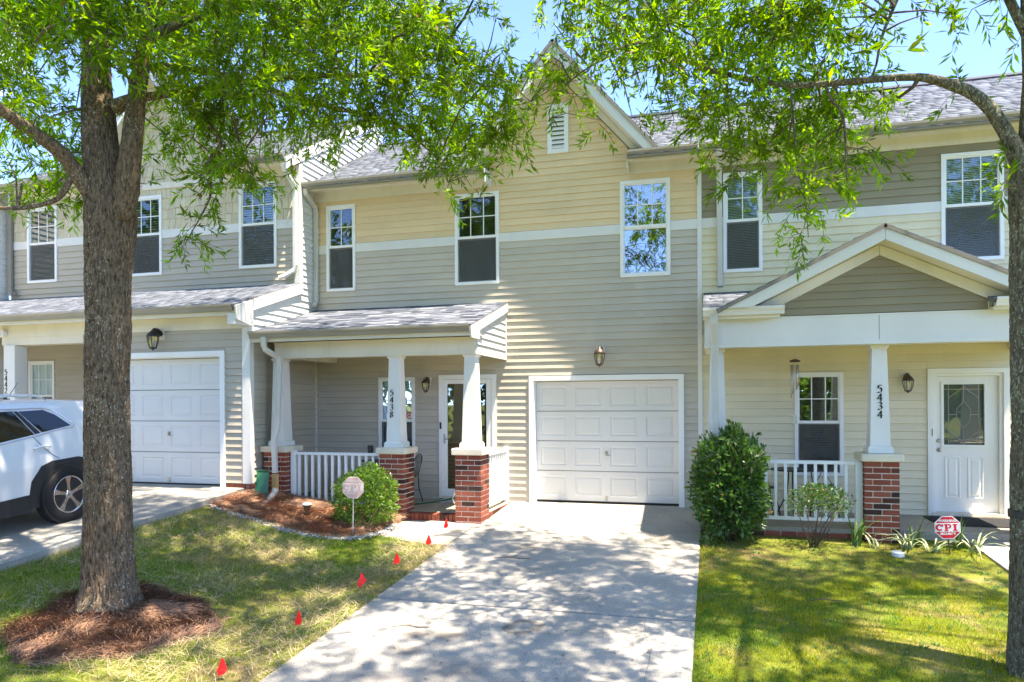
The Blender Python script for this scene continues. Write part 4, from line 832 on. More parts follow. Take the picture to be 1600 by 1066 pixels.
MT['barkL'] = bark_mat('willow oak bark', (.038, .028, .020), (.235, .17, .112), (.34, .35, .28), .012); MT['barkR'] = bark_mat('mossy oak bark', (.05, .04, .026), (.19, .165, .115), (.27, .30, .21), .05)
def limb(P, nseg, rough, step=.05, seed=0, flare=0):
    S = spline(P, step); mb = MB(); rings = []; a = None
    for i, q in enumerate(S):
        t = Vector(S[min(i + 1, len(S) - 1)][:3] - S[max(i - 1, 0)][:3]).normalized()
        if a is None: a = t.cross(Vector((0, 1, .01))).normalized()
        a = (a - t * a.dot(t)).normalized(); b = t.cross(a); r = max(q[3] * (.81 if rough else 1), .003); c = Vector(q[:3]); ring = []
        for k in range(nseg):
            th = 2 * math.pi * k / nseg; d = a * math.cos(th) + b * math.sin(th); sp = c + d * r
            if rough:
                fr = 1 - abs(mnoise.noise(Vector((d.x * r * 44 + seed, d.y * r * 44, sp.z * 8)))) * 2.2
                n2 = mnoise.noise(Vector((sp.x * 5 + seed, sp.y * 5, sp.z * 2.2))); n3 = mnoise.noise(Vector((sp.x * 60, sp.y * 60, sp.z * 30)))
                rr = r * (1 + rough * (.5 * fr - .3) + .07 * n2) + .004 * n3 * min(1, r / .1)
                if flare: rr *= 1 + flare * max(0, 1 - i * step / .45) ** 2 * (.5 + .5 * math.sin(th * 5 + 1))
            else: rr = r
            ring.append(tuple(c + d * rr))
        rings.append(ring)
    return mb.loft(rings), S
def leaf_cloud(clumps, per, rs, L0=.102, W0=.020, big=1.0, flat=.75):
    V = []; C = []; TW = []
    for (x, y, z, r, w) in clumps:
        ns = max(3, int(per * w * (r / .3) ** 2)); 
        g = rs.normal(size=(ns, 3)) * r * np.array([.46, .46, .46 * flat]); o = np.array([x, y, z]) + g
        d = rs.normal(size=(ns, 3)) * .75 + g / r * .7 + np.array([0, 0, -.22]); d /= np.linalg.norm(d, axis=1)[:, None]
        ln = rs.uniform(.14, .32, ns)[:, None] * big; TW.append((o, o + d * ln))
        k = 15; t = rs.uniform(.12, 1.05, (ns, k, 1)); b = o[:, None] + d[:, None] * ln[:, None] * t; b[..., 2:] -= .06 * t ** 2
        q = rs.normal(size=(ns, k, 3)); q -= d[:, None] * (q * d[:, None]).sum(-1, keepdims=True); q /= np.linalg.norm(q, axis=-1, keepdims=True)
        ld = d[:, None] * .75 + q * .85 + np.array([0, 0, -.25]); ld /= np.linalg.norm(ld, axis=-1, keepdims=True)
        nn = np.cross(ld, rs.normal(size=(ns, k, 3))); nn /= np.linalg.norm(nn, axis=-1, keepdims=True); sd = np.cross(ld, nn)
        ll = rs.uniform(.5, 1.25, (ns, k, 1)) * L0 * big; ww = rs.uniform(.8, 1.2, (ns, k, 1)) * W0 * big
        m1 = b + ld * ll * .45; tip = b + ld * ll + nn * ll * .08
        V.append(np.stack([b, m1 + sd * ww / 2 - nn * ww * .15, tip, m1 - sd * ww / 2 - nn * ww * .15], 2).reshape(-1, 3))
        base_ = np.array([.118, .228, .018]); tone = base_ * rs.uniform(.5, 1.3, (ns, 1, 1)) * rs.uniform(.75, 1.25, (ns, k, 1)); yel = rs.uniform(0, 1, (ns, k, 1)); tone = tone + np.where(yel > .86, 1, 0) * np.array([.05, .035, .0]); dead = rs.uniform(0, 1, (ns, k, 1)) > .994; tone = np.where(dead, np.array([.22, .12, .05]), tone)
        C.append(np.repeat(tone.reshape(-1, 3), 4, 0))
    V = np.concatenate(V); C = np.concatenate(C); Q = np.arange(len(V)).reshape(-1, 4); return V, Q, C, TW
def tree(name, label, limbs, bark, clumps, upper, per, seed, flare):
    limbs = [(k_, [q[:3] + (q[3] * (f_ if P_ is not limbs[0][1] else 1),) for q in P_], n_, r_) for (k_, P_, n_, r_), f_ in zip(limbs, [1, .86, .78] + [.9] * 9)]
    b0 = limbs[0][1][0]; t = thing(name, label, 'tree', (b0[0], b0[1], gz(b0[0], b0[1])), group='oak trees on the front lawns'); S_all = []; og = np.array(ORG[t.name]); tr = None
    for i, (kind, P, nseg, rough) in enumerate(limbs):
        mb, S = limb(P, nseg, rough, .022 if i == 0 else .05, seed + i * 7.3, flare if i == 0 else 0); S_all.append(S[2:]); o = part(kind, mb, MT[bark], t, True); tr = tr or o
    S_all = np.concatenate(S_all); rs = np.random.RandomState(seed)
    V1, Q1, C1, T1 = leaf_cloud(clumps, per, rs); V2, Q2, C2, T2 = leaf_cloud(upper, per * .37, rs, big=1.35, flat=1)
    V = np.concatenate([V1, V2]); Q = np.concatenate([Q1, Q2 + len(V1)]); C = np.concatenate([C1, C2])
    o = bpy.data.objects.new('crown', np_mesh('crown', V - og, Q, MT['leaf'], C)); COL.objects.link(o); o.parent = t; o['kind'] = 'stuff'
    mb = MB(); rr = random.Random(seed)
    for (x, y, z, r, w) in clumps + upper:
        c = np.array([x, y, z]); dd = np.linalg.norm(S_all[:, :3] - c, axis=1) - S_all[:, 3]; dd = dd + np.where(S_all[:, 2] < z - 1.2, .6, 0); j = int(dd.argmin()); s = S_all[j][:3]; L = np.linalg.norm(c - s)
        if L < .08: continue
        md = (s + c) / 2 + np.array([rr.uniform(-.1, .1), rr.uniform(-.1, .1), .06]) * L; r0 = min(.006 + .008 * L, S_all[j][3] * .8 + .002); mb.tube([s, s * .55 + md * .45, md, md * .4 + c * .6, c], [r0, r0 * .85, r0 * .7, r0 * .5, .003], 5)
    for o_, e_ in T1 + T2:
        for a, b in zip(o_, e_):
            mb.tube([a, (a + b) / 2 + np.array([0, 0, .01]), b - np.array([0, 0, .03])], [.0035, .0026, .0015], 3, False)
    part('twigs', mb, MT['twig'], t, kind='stuff'); return t, tr
LEFT_CLUMPS=[(-7.49,-5.98,6.24,0.4,1),(-7.48,-5.62,6.5,0.43,1),(-6.87,-4.81,6.89,0.44,1),(-5.29,-5.85,6,0.33,1),(-3.97,-6.9,5.18,0.27,1),(-4.89,-4.81,6.57,0.36,1),(-4.24,-5.09,6.22,0.34,1),(-3.09,-6.04,5.52,0.29,1),(-2.83,-5.72,5.67,0.36,1),(-5.53,-6.84,5.46,0.2,0.3),(-2.99,-4.34,6.52,0.22,0.3),(-1.99,-6.01,5.38,0.16,0.3),(-5.71,-7.41,4.96,0.28,1),(-7.59,-5.4,6.25,0.37,1),(-6.02,-5.32,6.12,0.32,1),(-5.81,-5.12,6.1,0.39,1),(-4.69,-6,5.56,0.32,1),(-3.97,-6.38,5.19,0.32,1),(-4.86,-4.29,6.43,0.43,1),(-3.76,-5.25,5.74,0.36,1),(-3.74,-4.39,6.14,0.4,1),(-2.42,-6.22,5.03,0.27,1),(-6.05,-6.3,5.58,0.2,0.3),(-2.46,-5.34,5.56,0.16,0.3),(-2.27,-4.51,5.97,0.22,0.3),(-8.42,-5.11,6.2,0.38,1),(-5.5,-5.52,5.58,0.35,1),(-4.08,-6.79,4.77,0.29,1),(-5.11,-4.64,5.87,0.33,1),(-4.39,-5.09,5.62,0.36,1),(-3.18,-6.25,4.91,0.3,1),(-3.89,-3.8,6.16,0.41,1),(-2.89,-5.12,5.42,0.33,1),(-2.43,-5.25,5.22,0.28,1),(-7.95,-5.06,6.14,0.23,0.3),(-4.67,-6.86,4.79,0.15,0.3),(-1.98,-5.26,5.19,0.19,0.3),(-7.65,-5.83,5.33,0.35,1),(-4.85,-6.16,4.84,0.28,1),(-4.52,-6.03,4.87,0.31,1),(-3.73,-6.63,4.5,0.25,1),(-3.99,-5.39,5.05,0.33,1),(-3.38,-5.55,4.9,0.3,1),(-2.99,-5.44,4.92,0.31,1),(-3.23,-3.69,5.72,0.4,1),(-2.02,-5.71,4.71,0.29,1),(-7.49,-5.61,5.47,0.19,0.3),(-6.28,-5.04,5.53,0.19,0.3),(-2.13,-4.29,5.3,0.19,0.3),(-6.06,-7.03,4.33,0.22,1),(-6.2,-6.56,4.59,0.27,1),(-5.37,-5.64,4.85,0.26,1),(-4.76,-5.89,4.69,0.24,1),(-4.58,-5.44,4.79,0.27,1),(-3.86,-5.85,4.57,0.28,1),(-3.54,-5.65,4.56,0.26,1),(-3.23,-5.31,4.74,0.24,1),(-3.02,-4.79,4.82,0.28,1),(-2.83,-4,5.14,0.31,1),(-2.11,-5.01,4.68,0.25,1),(-7.61,-4.95,5.35,0.22,0.3),(-6.56,-4.82,5.25,0.17,0.3),(-5.81,-5.43,4.7,0.2,1),(-4.89,-5.71,4.56,0.2,1),(-3.48,-3.96,4.97,0.23,1),(-2.81,-4.63,4.71,0.2,1),(-2.35,-4.91,4.56,0.2,1),(-2.03,-5.12,4.44,0.2,1),(-6.96,-6.28,4.52,0.12,0.3),(-4.65,-6.48,4.2,0.11,0.3),(-4.97,-5.05,4.83,0.12,0.3),(-4.88,-4.62,4.94,0.13,0.3),(-3.95,-5.04,4.73,0.13,0.3),(-3.67,-4.73,4.78,0.13,0.3),(-6.29,-6.53,4.16,0.18,1),(-6.64,-5.98,4.38,0.2,1),(-4.74,-5.87,4.2,0.21,1),(-4.14,-6.34,3.99,0.18,1),(-2.75,-4.95,4.27,0.2,1),(-2.31,-5.29,4.19,0.18,1),(-6.63,-6.63,4.11,0.11,0.3),(-5.74,-5.8,4.3,0.11,0.3),(-4.79,-5.22,4.42,0.1,0.3),(-2.87,-5.28,4.21,0.1,0.3),(-2.23,-4.65,4.33,0.1,0.3),(-4.3,-5.26,4.34,0.12,0.3),(-7.22,-6,4.16,0.19,1),(-6.81,-6.06,4.01,0.15,1),(-6.42,-6.11,3.97,0.15,1),(-4.54,-6.29,3.83,0.15,1),(-5.49,-6.09,3.95,0.08,0.3),(-4.28,-6.33,3.74,0.08,0.3),(-4.62,-5.58,4.03,0.09,0.3),(-4.3,-5.79,3.94,0.09,0.3),(-2.36,-5.81,3.73,0.09,0.3),(-2.29,-5.32,3.87,0.1,0.3),(-6.56,-6.67,3.66,0.09,0.3),(-6.46,-6.48,3.74,0.08,0.3),(-4.91,-5.91,3.74,0.08,0.3),(-4.56,-6.22,3.68,0.09,0.3),(-4.88,-6.12,3.5,0.07,0.3),(-4.82,-6.21,3.45,0.08,0.3),(-4.88,-6.25,3.28,0.06,0.3),(-4.87,-6.21,3.29,0.05,0.3),(-5.49,-6.96,5.36,0.25,1),(-4.93,-7.17,5.16,0.24,1),(-4.75,-7.02,5.18,0.24,1),(-5.41,-6.94,4.99,0.24,1),(-5.07,-6.98,4.94,0.25,1),(-4.62,-7.16,4.81,0.2,1),(-5.17,-6.81,4.81,0.13,0.3),(-4.74,-6.91,4.67,0.14,0.3),(-4.92,-6.96,4.7,0.12,0.3),(-5.13,-7.07,5.15,0.13,0.3),(-4.88,-7.06,5.1,0.13,0.3),(-1.68,-5.09,5.23,0.13,0.3),(-1.39,-4.86,5.33,0.15,0.3),(-1.28,-4.71,5.38,0.15,0.3),(-1.69,-5.03,5.08,0.12,0.3),(-1.5,-5.08,5.04,0.1,0.3),(-1.31,-4.8,5.12,0.14,0.3),(-1.12,-4.67,5.11,0.12,0.3),(-1.57,-5.13,4.69,0.09,0.3),(-1.41,-4.78,4.91,0.1,0.3),(-1.25,-5.1,4.75,0.1,0.3)]
RIGHT_CLUMPS=[(-1.06,-5.22,5.7,0.35,1),(-0.56,-6.26,5.02,0.24,1),(-0.42,-4.04,6.29,0.32,1),(-0.01,-5.32,5.47,0.27,1),(0.29,-5.47,5.28,0.26,1),(0.61,-5.71,5.14,0.27,1),(0.86,-5.89,5,0.25,1),(-1.48,-4.85,5.99,0.19,0.3),(1.15,-5.99,4.89,0.14,0.3),(1.56,-5.13,5.27,0.16,0.3),(-0.89,-5.8,5.08,0.26,1),(-0.28,-6.13,4.77,0.23,1),(-0.03,-4.23,5.77,0.3,1),(0.32,-5.62,4.96,0.23,1),(0.66,-5.53,5,0.23,1),(0.93,-5.57,4.93,0.24,1),(-1.34,-5.85,5.09,0.14,0.3),(-0.66,-4.67,5.59,0.17,0.3),(1.28,-5.07,5.06,0.16,0.3),(1.54,-4.41,5.37,0.17,0.3),(-0.65,-5.47,4.92,0.24,1),(-0.34,-5.68,4.79,0.26,1),(-0.04,-4.35,5.38,0.3,1),(0.34,-5.83,4.55,0.23,1),(0.73,-4.52,5.17,0.27,1),(1,-5.14,4.79,0.23,1),(-1.62,-4.98,5.29,0.14,0.3),(-1.38,-4.95,5.21,0.16,0.3),(-0.9,-6.04,4.66,0.13,0.3),(-0.83,-5.37,4.92,0.14,0.3),(1.4,-4.54,5.09,0.17,0.3),(-0.17,-4.23,5.02,0.27,1),(0.15,-5.92,4.28,0.22,1),(0.5,-5,4.69,0.23,1),(0.94,-4.49,4.85,0.25,1),(1.18,-4.9,4.58,0.23,1),(-1.73,-4.55,5.17,0.17,0.3),(-1.53,-4.53,5.15,0.16,0.3),(-0.77,-5.84,4.49,0.14,0.3),(-0.7,-4.37,5.04,0.15,0.3),(-0.45,-4.66,4.97,0.16,0.3),(1.43,-4.37,4.82,0.15,0.3),(0.01,-5.44,4.26,0.2,1),(0.31,-5.06,4.31,0.24,1),(0.71,-4.32,4.58,0.28,1),(0.98,-4.76,4.39,0.25,1),(1.28,-4.41,4.54,0.25,1),(-0.95,-5.55,4.29,0.11,0.3),(-0.78,-4.59,4.68,0.12,0.3),(-0.36,-4.47,4.64,0.12,0.3),(1.62,-3.57,4.74,0.15,0.3),(0.24,-4.9,4.12,0.19,1),(0.71,-4.54,4.19,0.18,1),(0.89,-5.22,3.98,0.15,1),(1.25,-4.74,4.06,0.2,1),(0.02,-5.55,3.92,0.08,0.3),(0.49,-5.01,4.09,0.09,0.3),(1.36,-5.28,3.85,0.08,0.3),(0.66,-5.68,3.6,0.16,1),(0.86,-5.73,3.51,0.15,1),(0.22,-5.22,3.75,0.09,0.3),(0.5,-4.96,3.8,0.09,0.3),(1.12,-4.72,3.86,0.08,0.3),(1.18,-5.12,3.72,0.09,0.3),(0.69,-5.37,3.39,0.08,0.3),(0.77,-5.68,3.29,0.07,0.3),(0.93,-5.47,3.33,0.08,0.3),(0.73,-5.53,3.15,0.06,0.3),(0.77,-5.57,3.17,0.05,0.3),(1.52,-6.17,4.56,0.05,0.1),(1.77,-5.86,4.69,0.06,0.1),(1.96,-5.73,4.76,0.05,0.09),(1.43,-5.82,4.19,0.03,0.09),(2.16,-5.84,3.59,0.04,0.12),(2.12,-5.95,3.33,0.03,0.09),(1.3,-5.86,4.13,0.03,0.06),(1.95,-5.6,4.21,0.03,0.06)]
LEFT_UPPER=[(-9.13,-6.48,7.07,0.62,1),(-1.75,-7.31,6.66,0.55,1),(-3.79,-3.81,8.48,0.49,1),(-7.1,-3.31,8.12,0.42,1),(-6.33,-8.55,9.06,0.42,1),(-7.71,-9.77,7.86,0.7,1),(-5.22,-7.28,10.78,0.43,1),(-7.89,-6.66,7.25,0.56,1),(-5.53,-10.14,7.31,0.63,1),(-6.2,-5.5,10.58,0.59,1),(-3.12,-7.05,10.39,0.65,1),(-7.71,-6.56,6.63,0.6,1),(-6.25,-8.31,9.62,0.51,1),(-3.07,-9.29,8.12,0.69,1),(-4.28,-7.38,7.16,0.54,1),(-4.97,-8.34,8.29,0.62,1),(-8.97,-6.46,9.32,0.4,1),(-3.11,-7,8.03,0.58,1),(-5.32,-4.47,10.8,0.68,1),(-3.43,-6.05,7.29,0.68,1),(-7.45,-5.86,10.11,0.44,1),(-2.57,-5.22,7.29,0.59,1),(-2.62,-6.35,10.38,0.41,1),(-4.78,-9.59,9.42,0.58,1),(-4.23,-2.93,9.41,0.42,1),(-3.26,-8.38,6.71,0.4,1),(-3.22,-6.16,10.57,0.54,1),(-6.95,-9.92,7.52,0.59,1),(-5.68,-4.69,7.66,0.57,1),(-5.66,-5.99,10.56,0.57,1),(-4.11,-6.99,9.82,0.65,1),(-4.41,-5.09,10.92,0.43,1),(-4.39,-3.34,8.53,0.41,1),(-3.54,-8.36,7.41,0.5,1),(-2.93,-2.89,8.04,0.43,1),(-5,-8.11,5.49,0.55,1),(-5.21,-6.84,6.54,0.57,1),(-6.12,-2.71,8.47,0.55,1),(-5.87,-4.08,8.67,0.44,1),(-8.33,-4.62,9.47,0.43,1),(-9.37,-6.76,8.77,0.66,1),(-4.86,-8.43,7.08,0.42,1),(-7.1,-5.51,8.89,0.55,1),(-6.34,-7.03,11.05,0.44,1),(-4.17,-4.09,9.46,0.4,1),(-4.12,-6.98,10.16,0.6,1),(-7.07,-4.31,8.03,0.61,1),(-8.01,-3.47,8.97,0.52,1),(-4.27,-8.63,6.55,0.4,1),(-4.16,-5.6,9.56,0.55,1),(-6.2,-7.96,9.51,0.51,1),(-4.71,-4.08,7.65,0.61,1),(-3.15,-9.69,7.73,0.53,1),(-2.81,-6.5,8.14,0.41,1),(-2.88,-4,8.79,0.65,1),(-4.55,-4.44,10.25,0.59,1),(-3.86,-8.73,7.38,0.54,1),(-6.44,-10.37,7.72,0.63,1),(-3.82,-3.2,9.17,0.63,1),(-6.37,-4.93,9.01,0.66,1),(-3.63,-6.79,6.02,0.5,1),(-7.9,-4.74,9.72,0.46,1),(-1.75,-5.37,8.24,0.45,1),(-6.28,-6.81,10.07,0.47,1),(-5.26,-8.71,9.06,0.58,1),(-7.25,-3.23,9.78,0.49,1),(-3.96,-9.54,8.12,0.42,1),(-4.3,-2.72,8.87,0.41,1),(-8.81,-8.21,7.68,0.42,1),(-4,-8.51,6.66,0.43,1),(-2.27,-7.78,9.19,0.54,1),(-7.57,-8.33,10.06,0.55,1),(-7.01,-6.24,10.21,0.57,1),(-6.05,-4.95,8.74,0.52,1),(-6.28,-9.47,7.61,0.66,1)]
RIGHT_UPPER=[(0.42,-6.99,8.26,0.58,1),(-0.79,-6.28,9.1,0.41,1),(1.8,-8.78,6.53,0.61,1),(2.29,-2.69,9.79,0.59,1),(5.4,-8.64,7.44,0.5,1),(4.29,-6.17,6.18,0.45,1),(-0.05,-4.75,7.2,0.58,1),(5.13,-4.4,5.96,0.55,1),(2.94,-5.77,10.17,0.63,1),(0.42,-7.22,8.32,0.45,1),(-0.05,-8.71,6.13,0.42,1),(-0.79,-3.87,7.54,0.4,1),(2.08,-2.83,9.16,0.58,1),(0.56,-6.74,6.43,0.59,1),(-0.3,-8.39,8.65,0.58,1),(4.09,-3.75,7.52,0.66,1),(-0.68,-6.1,7.89,0.43,1),(4.42,-7.15,7.44,0.56,1),(5.32,-7.54,7.98,0.58,1),(3.63,-7.45,6.19,0.54,1),(0.08,-8.78,6.96,0.67,1),(-1.67,-7.11,8.85,0.59,1),(5.83,-6.31,6.05,0.54,1),(2.06,-8.88,8.67,0.62,1),(1.99,-5.47,9.33,0.69,1),(3.24,-9.81,7.63,0.6,1),(0.64,-4.18,6.75,0.58,1),(3.25,-4.3,10.32,0.61,1),(4.54,-8.2,7.55,0.56,1),(4.24,-3.47,7.4,0.68,1),(1.68,-5.22,10.75,0.5,1),(4.75,-4.46,7.85,0.64,1),(4.56,-7.26,9.33,0.56,1),(3.74,-4.59,9.94,0.61,1),(6.53,-5.86,7.56,0.6,1),(3.74,-5.2,10.14,0.54,1),(0.62,-7.92,6.73,0.4,1),(-0.1,-7.62,8.43,0.54,1),(-1.32,-5.59,6.12,0.44,1),(4.82,-9.27,7.21,0.63,1),(0.4,-9.47,7.13,0.56,1),(1.77,-7.47,10.47,0.54,1),(1.49,-9.28,5.92,0.7,1),(3.32,-5.59,8.71,0.6,1),(2.4,-6.97,5.34,0.41,1),(3.81,-7.23,5.89,0.49,1),(2.13,-8.36,9.86,0.54,1),(2.92,-7.64,8.96,0.41,1),(3.06,-8.36,5.9,0.42,1),(2.4,-8.6,7.25,0.67,1),(5.89,-5.87,9.42,0.44,1),(0.17,-4.43,10.22,0.6,1),(-0.83,-8.22,7.7,0.51,1),(-0.59,-3.69,9.22,0.58,1),(1.98,-3.85,7.14,0.46,1),(1.39,-7.75,9.4,0.55,1),(3.48,-7.04,6.31,0.49,1),(3.86,-6.04,10.46,0.53,1),(3.02,-3.25,8.96,0.46,1),(3.92,-7.31,6.03,0.41,1),(1.61,-4.25,10.21,0.61,1),(2.94,-4.53,6.24,0.67,1),(5.26,-7.67,8.36,0.62,1),(0.56,-7.87,6.51,0.69,1),(-1.4,-5.08,8.23,0.69,1),(1.02,-3.51,8.08,0.44,1),(4.48,-3.48,6.88,0.44,1),(4.59,-8.3,8.68,0.61,1),(-0.3,-3.77,7.19,0.57,1),(0.38,-8.17,7.91,0.58,1),(5.97,-4.89,7.6,0.6,1),(3.38,-6.61,6.11,0.6,1),(0.9,-4.16,8.6,0.55,1),(5.11,-7.33,6.65,0.63,1),(3.85,-6.45,10.09,0.41,1),(-0.62,-3.1,7.81,0.68,1),(0.62,-4.35,8.51,0.7,1),(0.72,-6.77,5.2,0.61,1),(4.54,-7.16,5.95,0.51,1),(5.72,-4.21,6.1,0.62,1)]
L_TRUNK=[(-5.7,-6.38,-0.23,0.351),(-5.69,-6.38,-0.05,0.301),(-5.7,-6.38,0.3,0.273),(-5.7,-6.38,0.8,0.251),(-5.7,-6.38,1.61,0.241),(-5.69,-6.38,2.43,0.241),(-5.68,-6.38,3.06,0.254),(-5.66,-6.37,3.56,0.288),(-5.69,-6.38,3.87,0.251),(-5.74,-6.4,4.25,0.201),(-5.86,-6.33,4.79,0.172),(-5.95,-6.25,5.41,0.142),(-6.13,-6.09,6.18,0.126),(-6.34,-5.94,7.39,0.102),(-6.35,-5.84,8.7,0.069),(-6.36,-5.74,10.05,0.028)]
L_FORK=[(-5.54,-6.39,3.54,0.187),(-5.43,-6.41,3.84,0.161),(-5.37,-6.4,4.27,0.136),(-5.4,-6.3,4.75,0.119),(-5.39,-6.2,5.3,0.102),(-5.43,-6,5.99,0.091),(-5.46,-5.69,7.04,0.068),(-5.29,-5.44,8.23,0.028)]
L_LIMB_A=[(-5.71,-6.44,3.67,0.156),(-5.79,-6.56,3.85,0.129),(-5.83,-6.73,4.05,0.108),(-5.88,-6.95,4.17,0.093),(-5.92,-7.17,4.25,0.079),(-5.95,-7.49,4.37,0.064),(-5.93,-7.9,4.5,0.04),(-6.05,-8.14,4.59,0.017)]
L_LIMB_B=[(-5.85,-6.63,3.92,0.049),(-5.92,-6.65,3.76,0.04),(-6.03,-6.68,3.66,0.033),(-6.28,-6.75,3.6,0.027),(-6.41,-6.89,3.57,0.024),(-6.66,-7.07,3.56,0.015)]
L_LIMB_C=[(-5.62,-6.36,4.62,0.107),(-5.46,-6.32,4.71,0.069),(-5.22,-6.2,4.77,0.05),(-4.84,-5.94,4.91,0.042),(-4.4,-5.61,5.08,0.04),(-3.86,-5.25,5.21,0.037),(-3.58,-5.07,5.26,0.034),(-3.36,-4.9,5.45,0.031),(-2.99,-4.69,5.58,0.028),(-2.69,-4.5,5.55,0.021),(-2.3,-4.29,5.43,0.015),(-1.98,-4.1,5.17,0.007)]
L_LIMB_D=[(-5.39,-6.25,5.05,0.057),(-5.09,-5.9,5.15,0.046),(-4.65,-5.57,5.09,0.04),(-4.32,-5.38,5,0.037),(-3.96,-5.07,4.95,0.035),(-3.52,-4.74,4.9,0.025),(-3.24,-4.66,4.72,0.018),(-2.97,-4.58,4.48,0.014),(-2.83,-4.54,4.19,0.007)]
L_LIMB_E=[(-5.38,-6.19,5.36,0.064),(-5.09,-5.9,5.66,0.052),(-4.64,-5.47,5.98,0.048),(-4.44,-5.3,5.95,0.041),(-4.22,-5.04,5.82,0.028),(-3.88,-4.63,5.91,0.018),(-3.44,-4.2,6.21,0.011)]
L_TWIG_A=[(-5.05,-6.05,4.81,0.029),(-4.77,-6.02,4.47,0.025),(-4.65,-6.04,4.27,0.022),(-4.76,-6.07,4.12,0.019),(-4.71,-6.11,3.8,0.013),(-4.78,-6.13,3.61,0.009),(-4.94,-6.17,3.33,0.005)]
L_TWIG_B=[(-4.78,-5.92,4.89,0.019),(-4.56,-5.96,4.53,0.016),(-4.41,-6.02,4.18,0.013),(-4.3,-5.99,3.91,0.009),(-4.28,-5.99,3.74,0.005)]
R_TRUNK=[(2.36,-5.69,-0.71,0.226),(2.36,-5.69,-0.17,0.187),(2.36,-5.69,0.37,0.172),(2.36,-5.69,0.96,0.165),(2.37,-5.69,1.84,0.162),(2.36,-5.69,2.34,0.162),(2.35,-5.69,2.63,0.153),(2.35,-5.69,2.93,0.138),(2.34,-5.7,3.22,0.143),(2.33,-5.7,3.47,0.133),(2.36,-5.69,3.76,0.089),(2.38,-5.68,4.21,0.074),(2.36,-5.69,4.65,0.062),(2.39,-5.58,5.16,0.055),(2.42,-5.46,6.18,0.041),(2.42,-5.36,7.3,0.018)]
R_LIMB_A=[(2.34,-5.69,3.42,0.113),(2.27,-5.71,3.62,0.094),(2.2,-5.71,3.78,0.077),(2.1,-5.71,3.97,0.07),(1.98,-5.69,4.12,0.063),(1.85,-5.67,4.21,0.058),(1.67,-5.67,4.29,0.048),(1.49,-5.67,4.32,0.041),(1.21,-5.65,4.34,0.037),(0.93,-5.57,4.38,0.038),(0.63,-5.55,4.42,0.035),(0.33,-5.48,4.53,0.034),(0,-5.41,4.7,0.032),(-0.31,-5.29,4.91,0.03),(-0.55,-5.2,5.12,0.027),(-0.74,-5.1,5.39,0.025),(-0.99,-5.07,5.61,0.019),(-1.3,-4.95,5.87,0.013)]
R_LIMB_B=[(-0.59,-5.21,5.16,0.018),(-0.89,-5.14,5.08,0.015),(-1.14,-5.11,5,0.014),(-1.37,-5.07,4.88,0.013),(-1.52,-5.11,4.67,0.008),(-1.54,-5.12,4.54,0.005)]
R_TWIG_A=[(0.92,-5.57,4.39,0.016),(0.98,-5.55,4.25,0.013),(1.07,-5.53,4.12,0.012),(1.09,-5.53,3.85,0.009),(1.1,-5.52,3.57,0.005)]
R_TWIG_B=[(0.66,-5.54,4.42,0.014),(0.68,-5.53,4.16,0.011),(0.71,-5.53,3.78,0.01),(0.78,-5.51,3.4,0.007),(0.8,-5.5,3.12,0.003)]
R_TWIG_C=[(1.46,-5.73,4.97,0.015),(1.33,-5.72,4.64,0.013),(1.3,-5.67,4.45,0.01),(1.26,-5.63,4.34,0.01)]
R_TWIG_D=[(0.14,-5.48,4.61,0.014),(0.15,-5.47,4.3,0.011),(0.17,-5.47,3.96,0.008),(0.19,-5.46,3.65,0.004)]
R_LIMB_U=[(2.36,-5.69,4.5,0.049),(2.08,-5.66,5.16,0.04),(1.66,-5.57,5.59,0.031),(1.1,-5.52,5.95,0.027),(0.39,-5.41,6.33,0.017),(-0.33,-5.3,6.61,0.009)]

tl, _ = tree('oak_tree', 'thick trunked oak on the straw strewn lawn between the two driveways', [('trunk', L_TRUNK, 210, .17), ('trunk', L_FORK, 60, .12), ('limb', L_LIMB_A, 48, .1), ('limb', L_LIMB_B, 12, .05), ('limb', L_LIMB_C, 20, .08), ('limb', L_LIMB_D, 20, .08), ('limb', L_LIMB_E, 20, .08), ('limb', L_TWIG_A, 8, 0), ('limb', L_TWIG_B, 8, 0)], 'barkL', LEFT_CLUMPS, LEFT_UPPER, 52, 3, .16)
trr, _ = tree('oak_tree', 'slimmer oak at the right edge with one long arching mossy limb', [('trunk', R_TRUNK, 150, .13), ('limb', R_LIMB_A, 40, .1), ('limb', R_LIMB_B, 10, .05), ('limb', R_TWIG_A, 8, 0), ('limb', R_TWIG_B, 8, 0), ('limb', R_TWIG_C, 8, 0), ('limb', R_TWIG_D, 8, 0), ('limb', R_LIMB_U, 20, .06)], 'barkR', RIGHT_CLUMPS, RIGHT_UPPER, 50, 5, .1)
part('strap', MB().lathe([(.125, 0), (.149, .004), (.15, .06), (.125, .065)], (2.36, -5.69, .81), 40), MT['black'], trr)

# ======================================================= lawns, straw, gravel
_lat = NP.rand(128, 128)
def vn(x, y, s):
    x = np.asarray(x) * s + 50; y = np.asarray(y) * s + 50; i = np.floor(x).astype(int); j = np.floor(y).astype(int); u = x - i; v = y - j; u = u * u * (3 - 2 * u); v = v * v * (3 - 2 * v); g = lambda a, b: _lat[a % 128, b % 128]
    return (g(i, j) * (1 - u) + g(i + 1, j) * u) * (1 - v) + (g(i, j + 1) * (1 - u) + g(i + 1, j + 1) * u) * v
def fbm(x, y, s): return (vn(x, y, s) + .5 * vn(x + 9, y, s * 2.1) + .25 * vn(x, y + 7, s * 4.3)) / 1.75
def gzn(X, Y):
    Y_ = np.clip(Y, -12, 0); a = .065 * Y_ - .025; b = .33 + .08 * (np.clip(Y, -12, -2) + 2); t = np.clip((-3.45 - X) / 3.85, 0, 1); return a + (b - a) * .86 * t * t
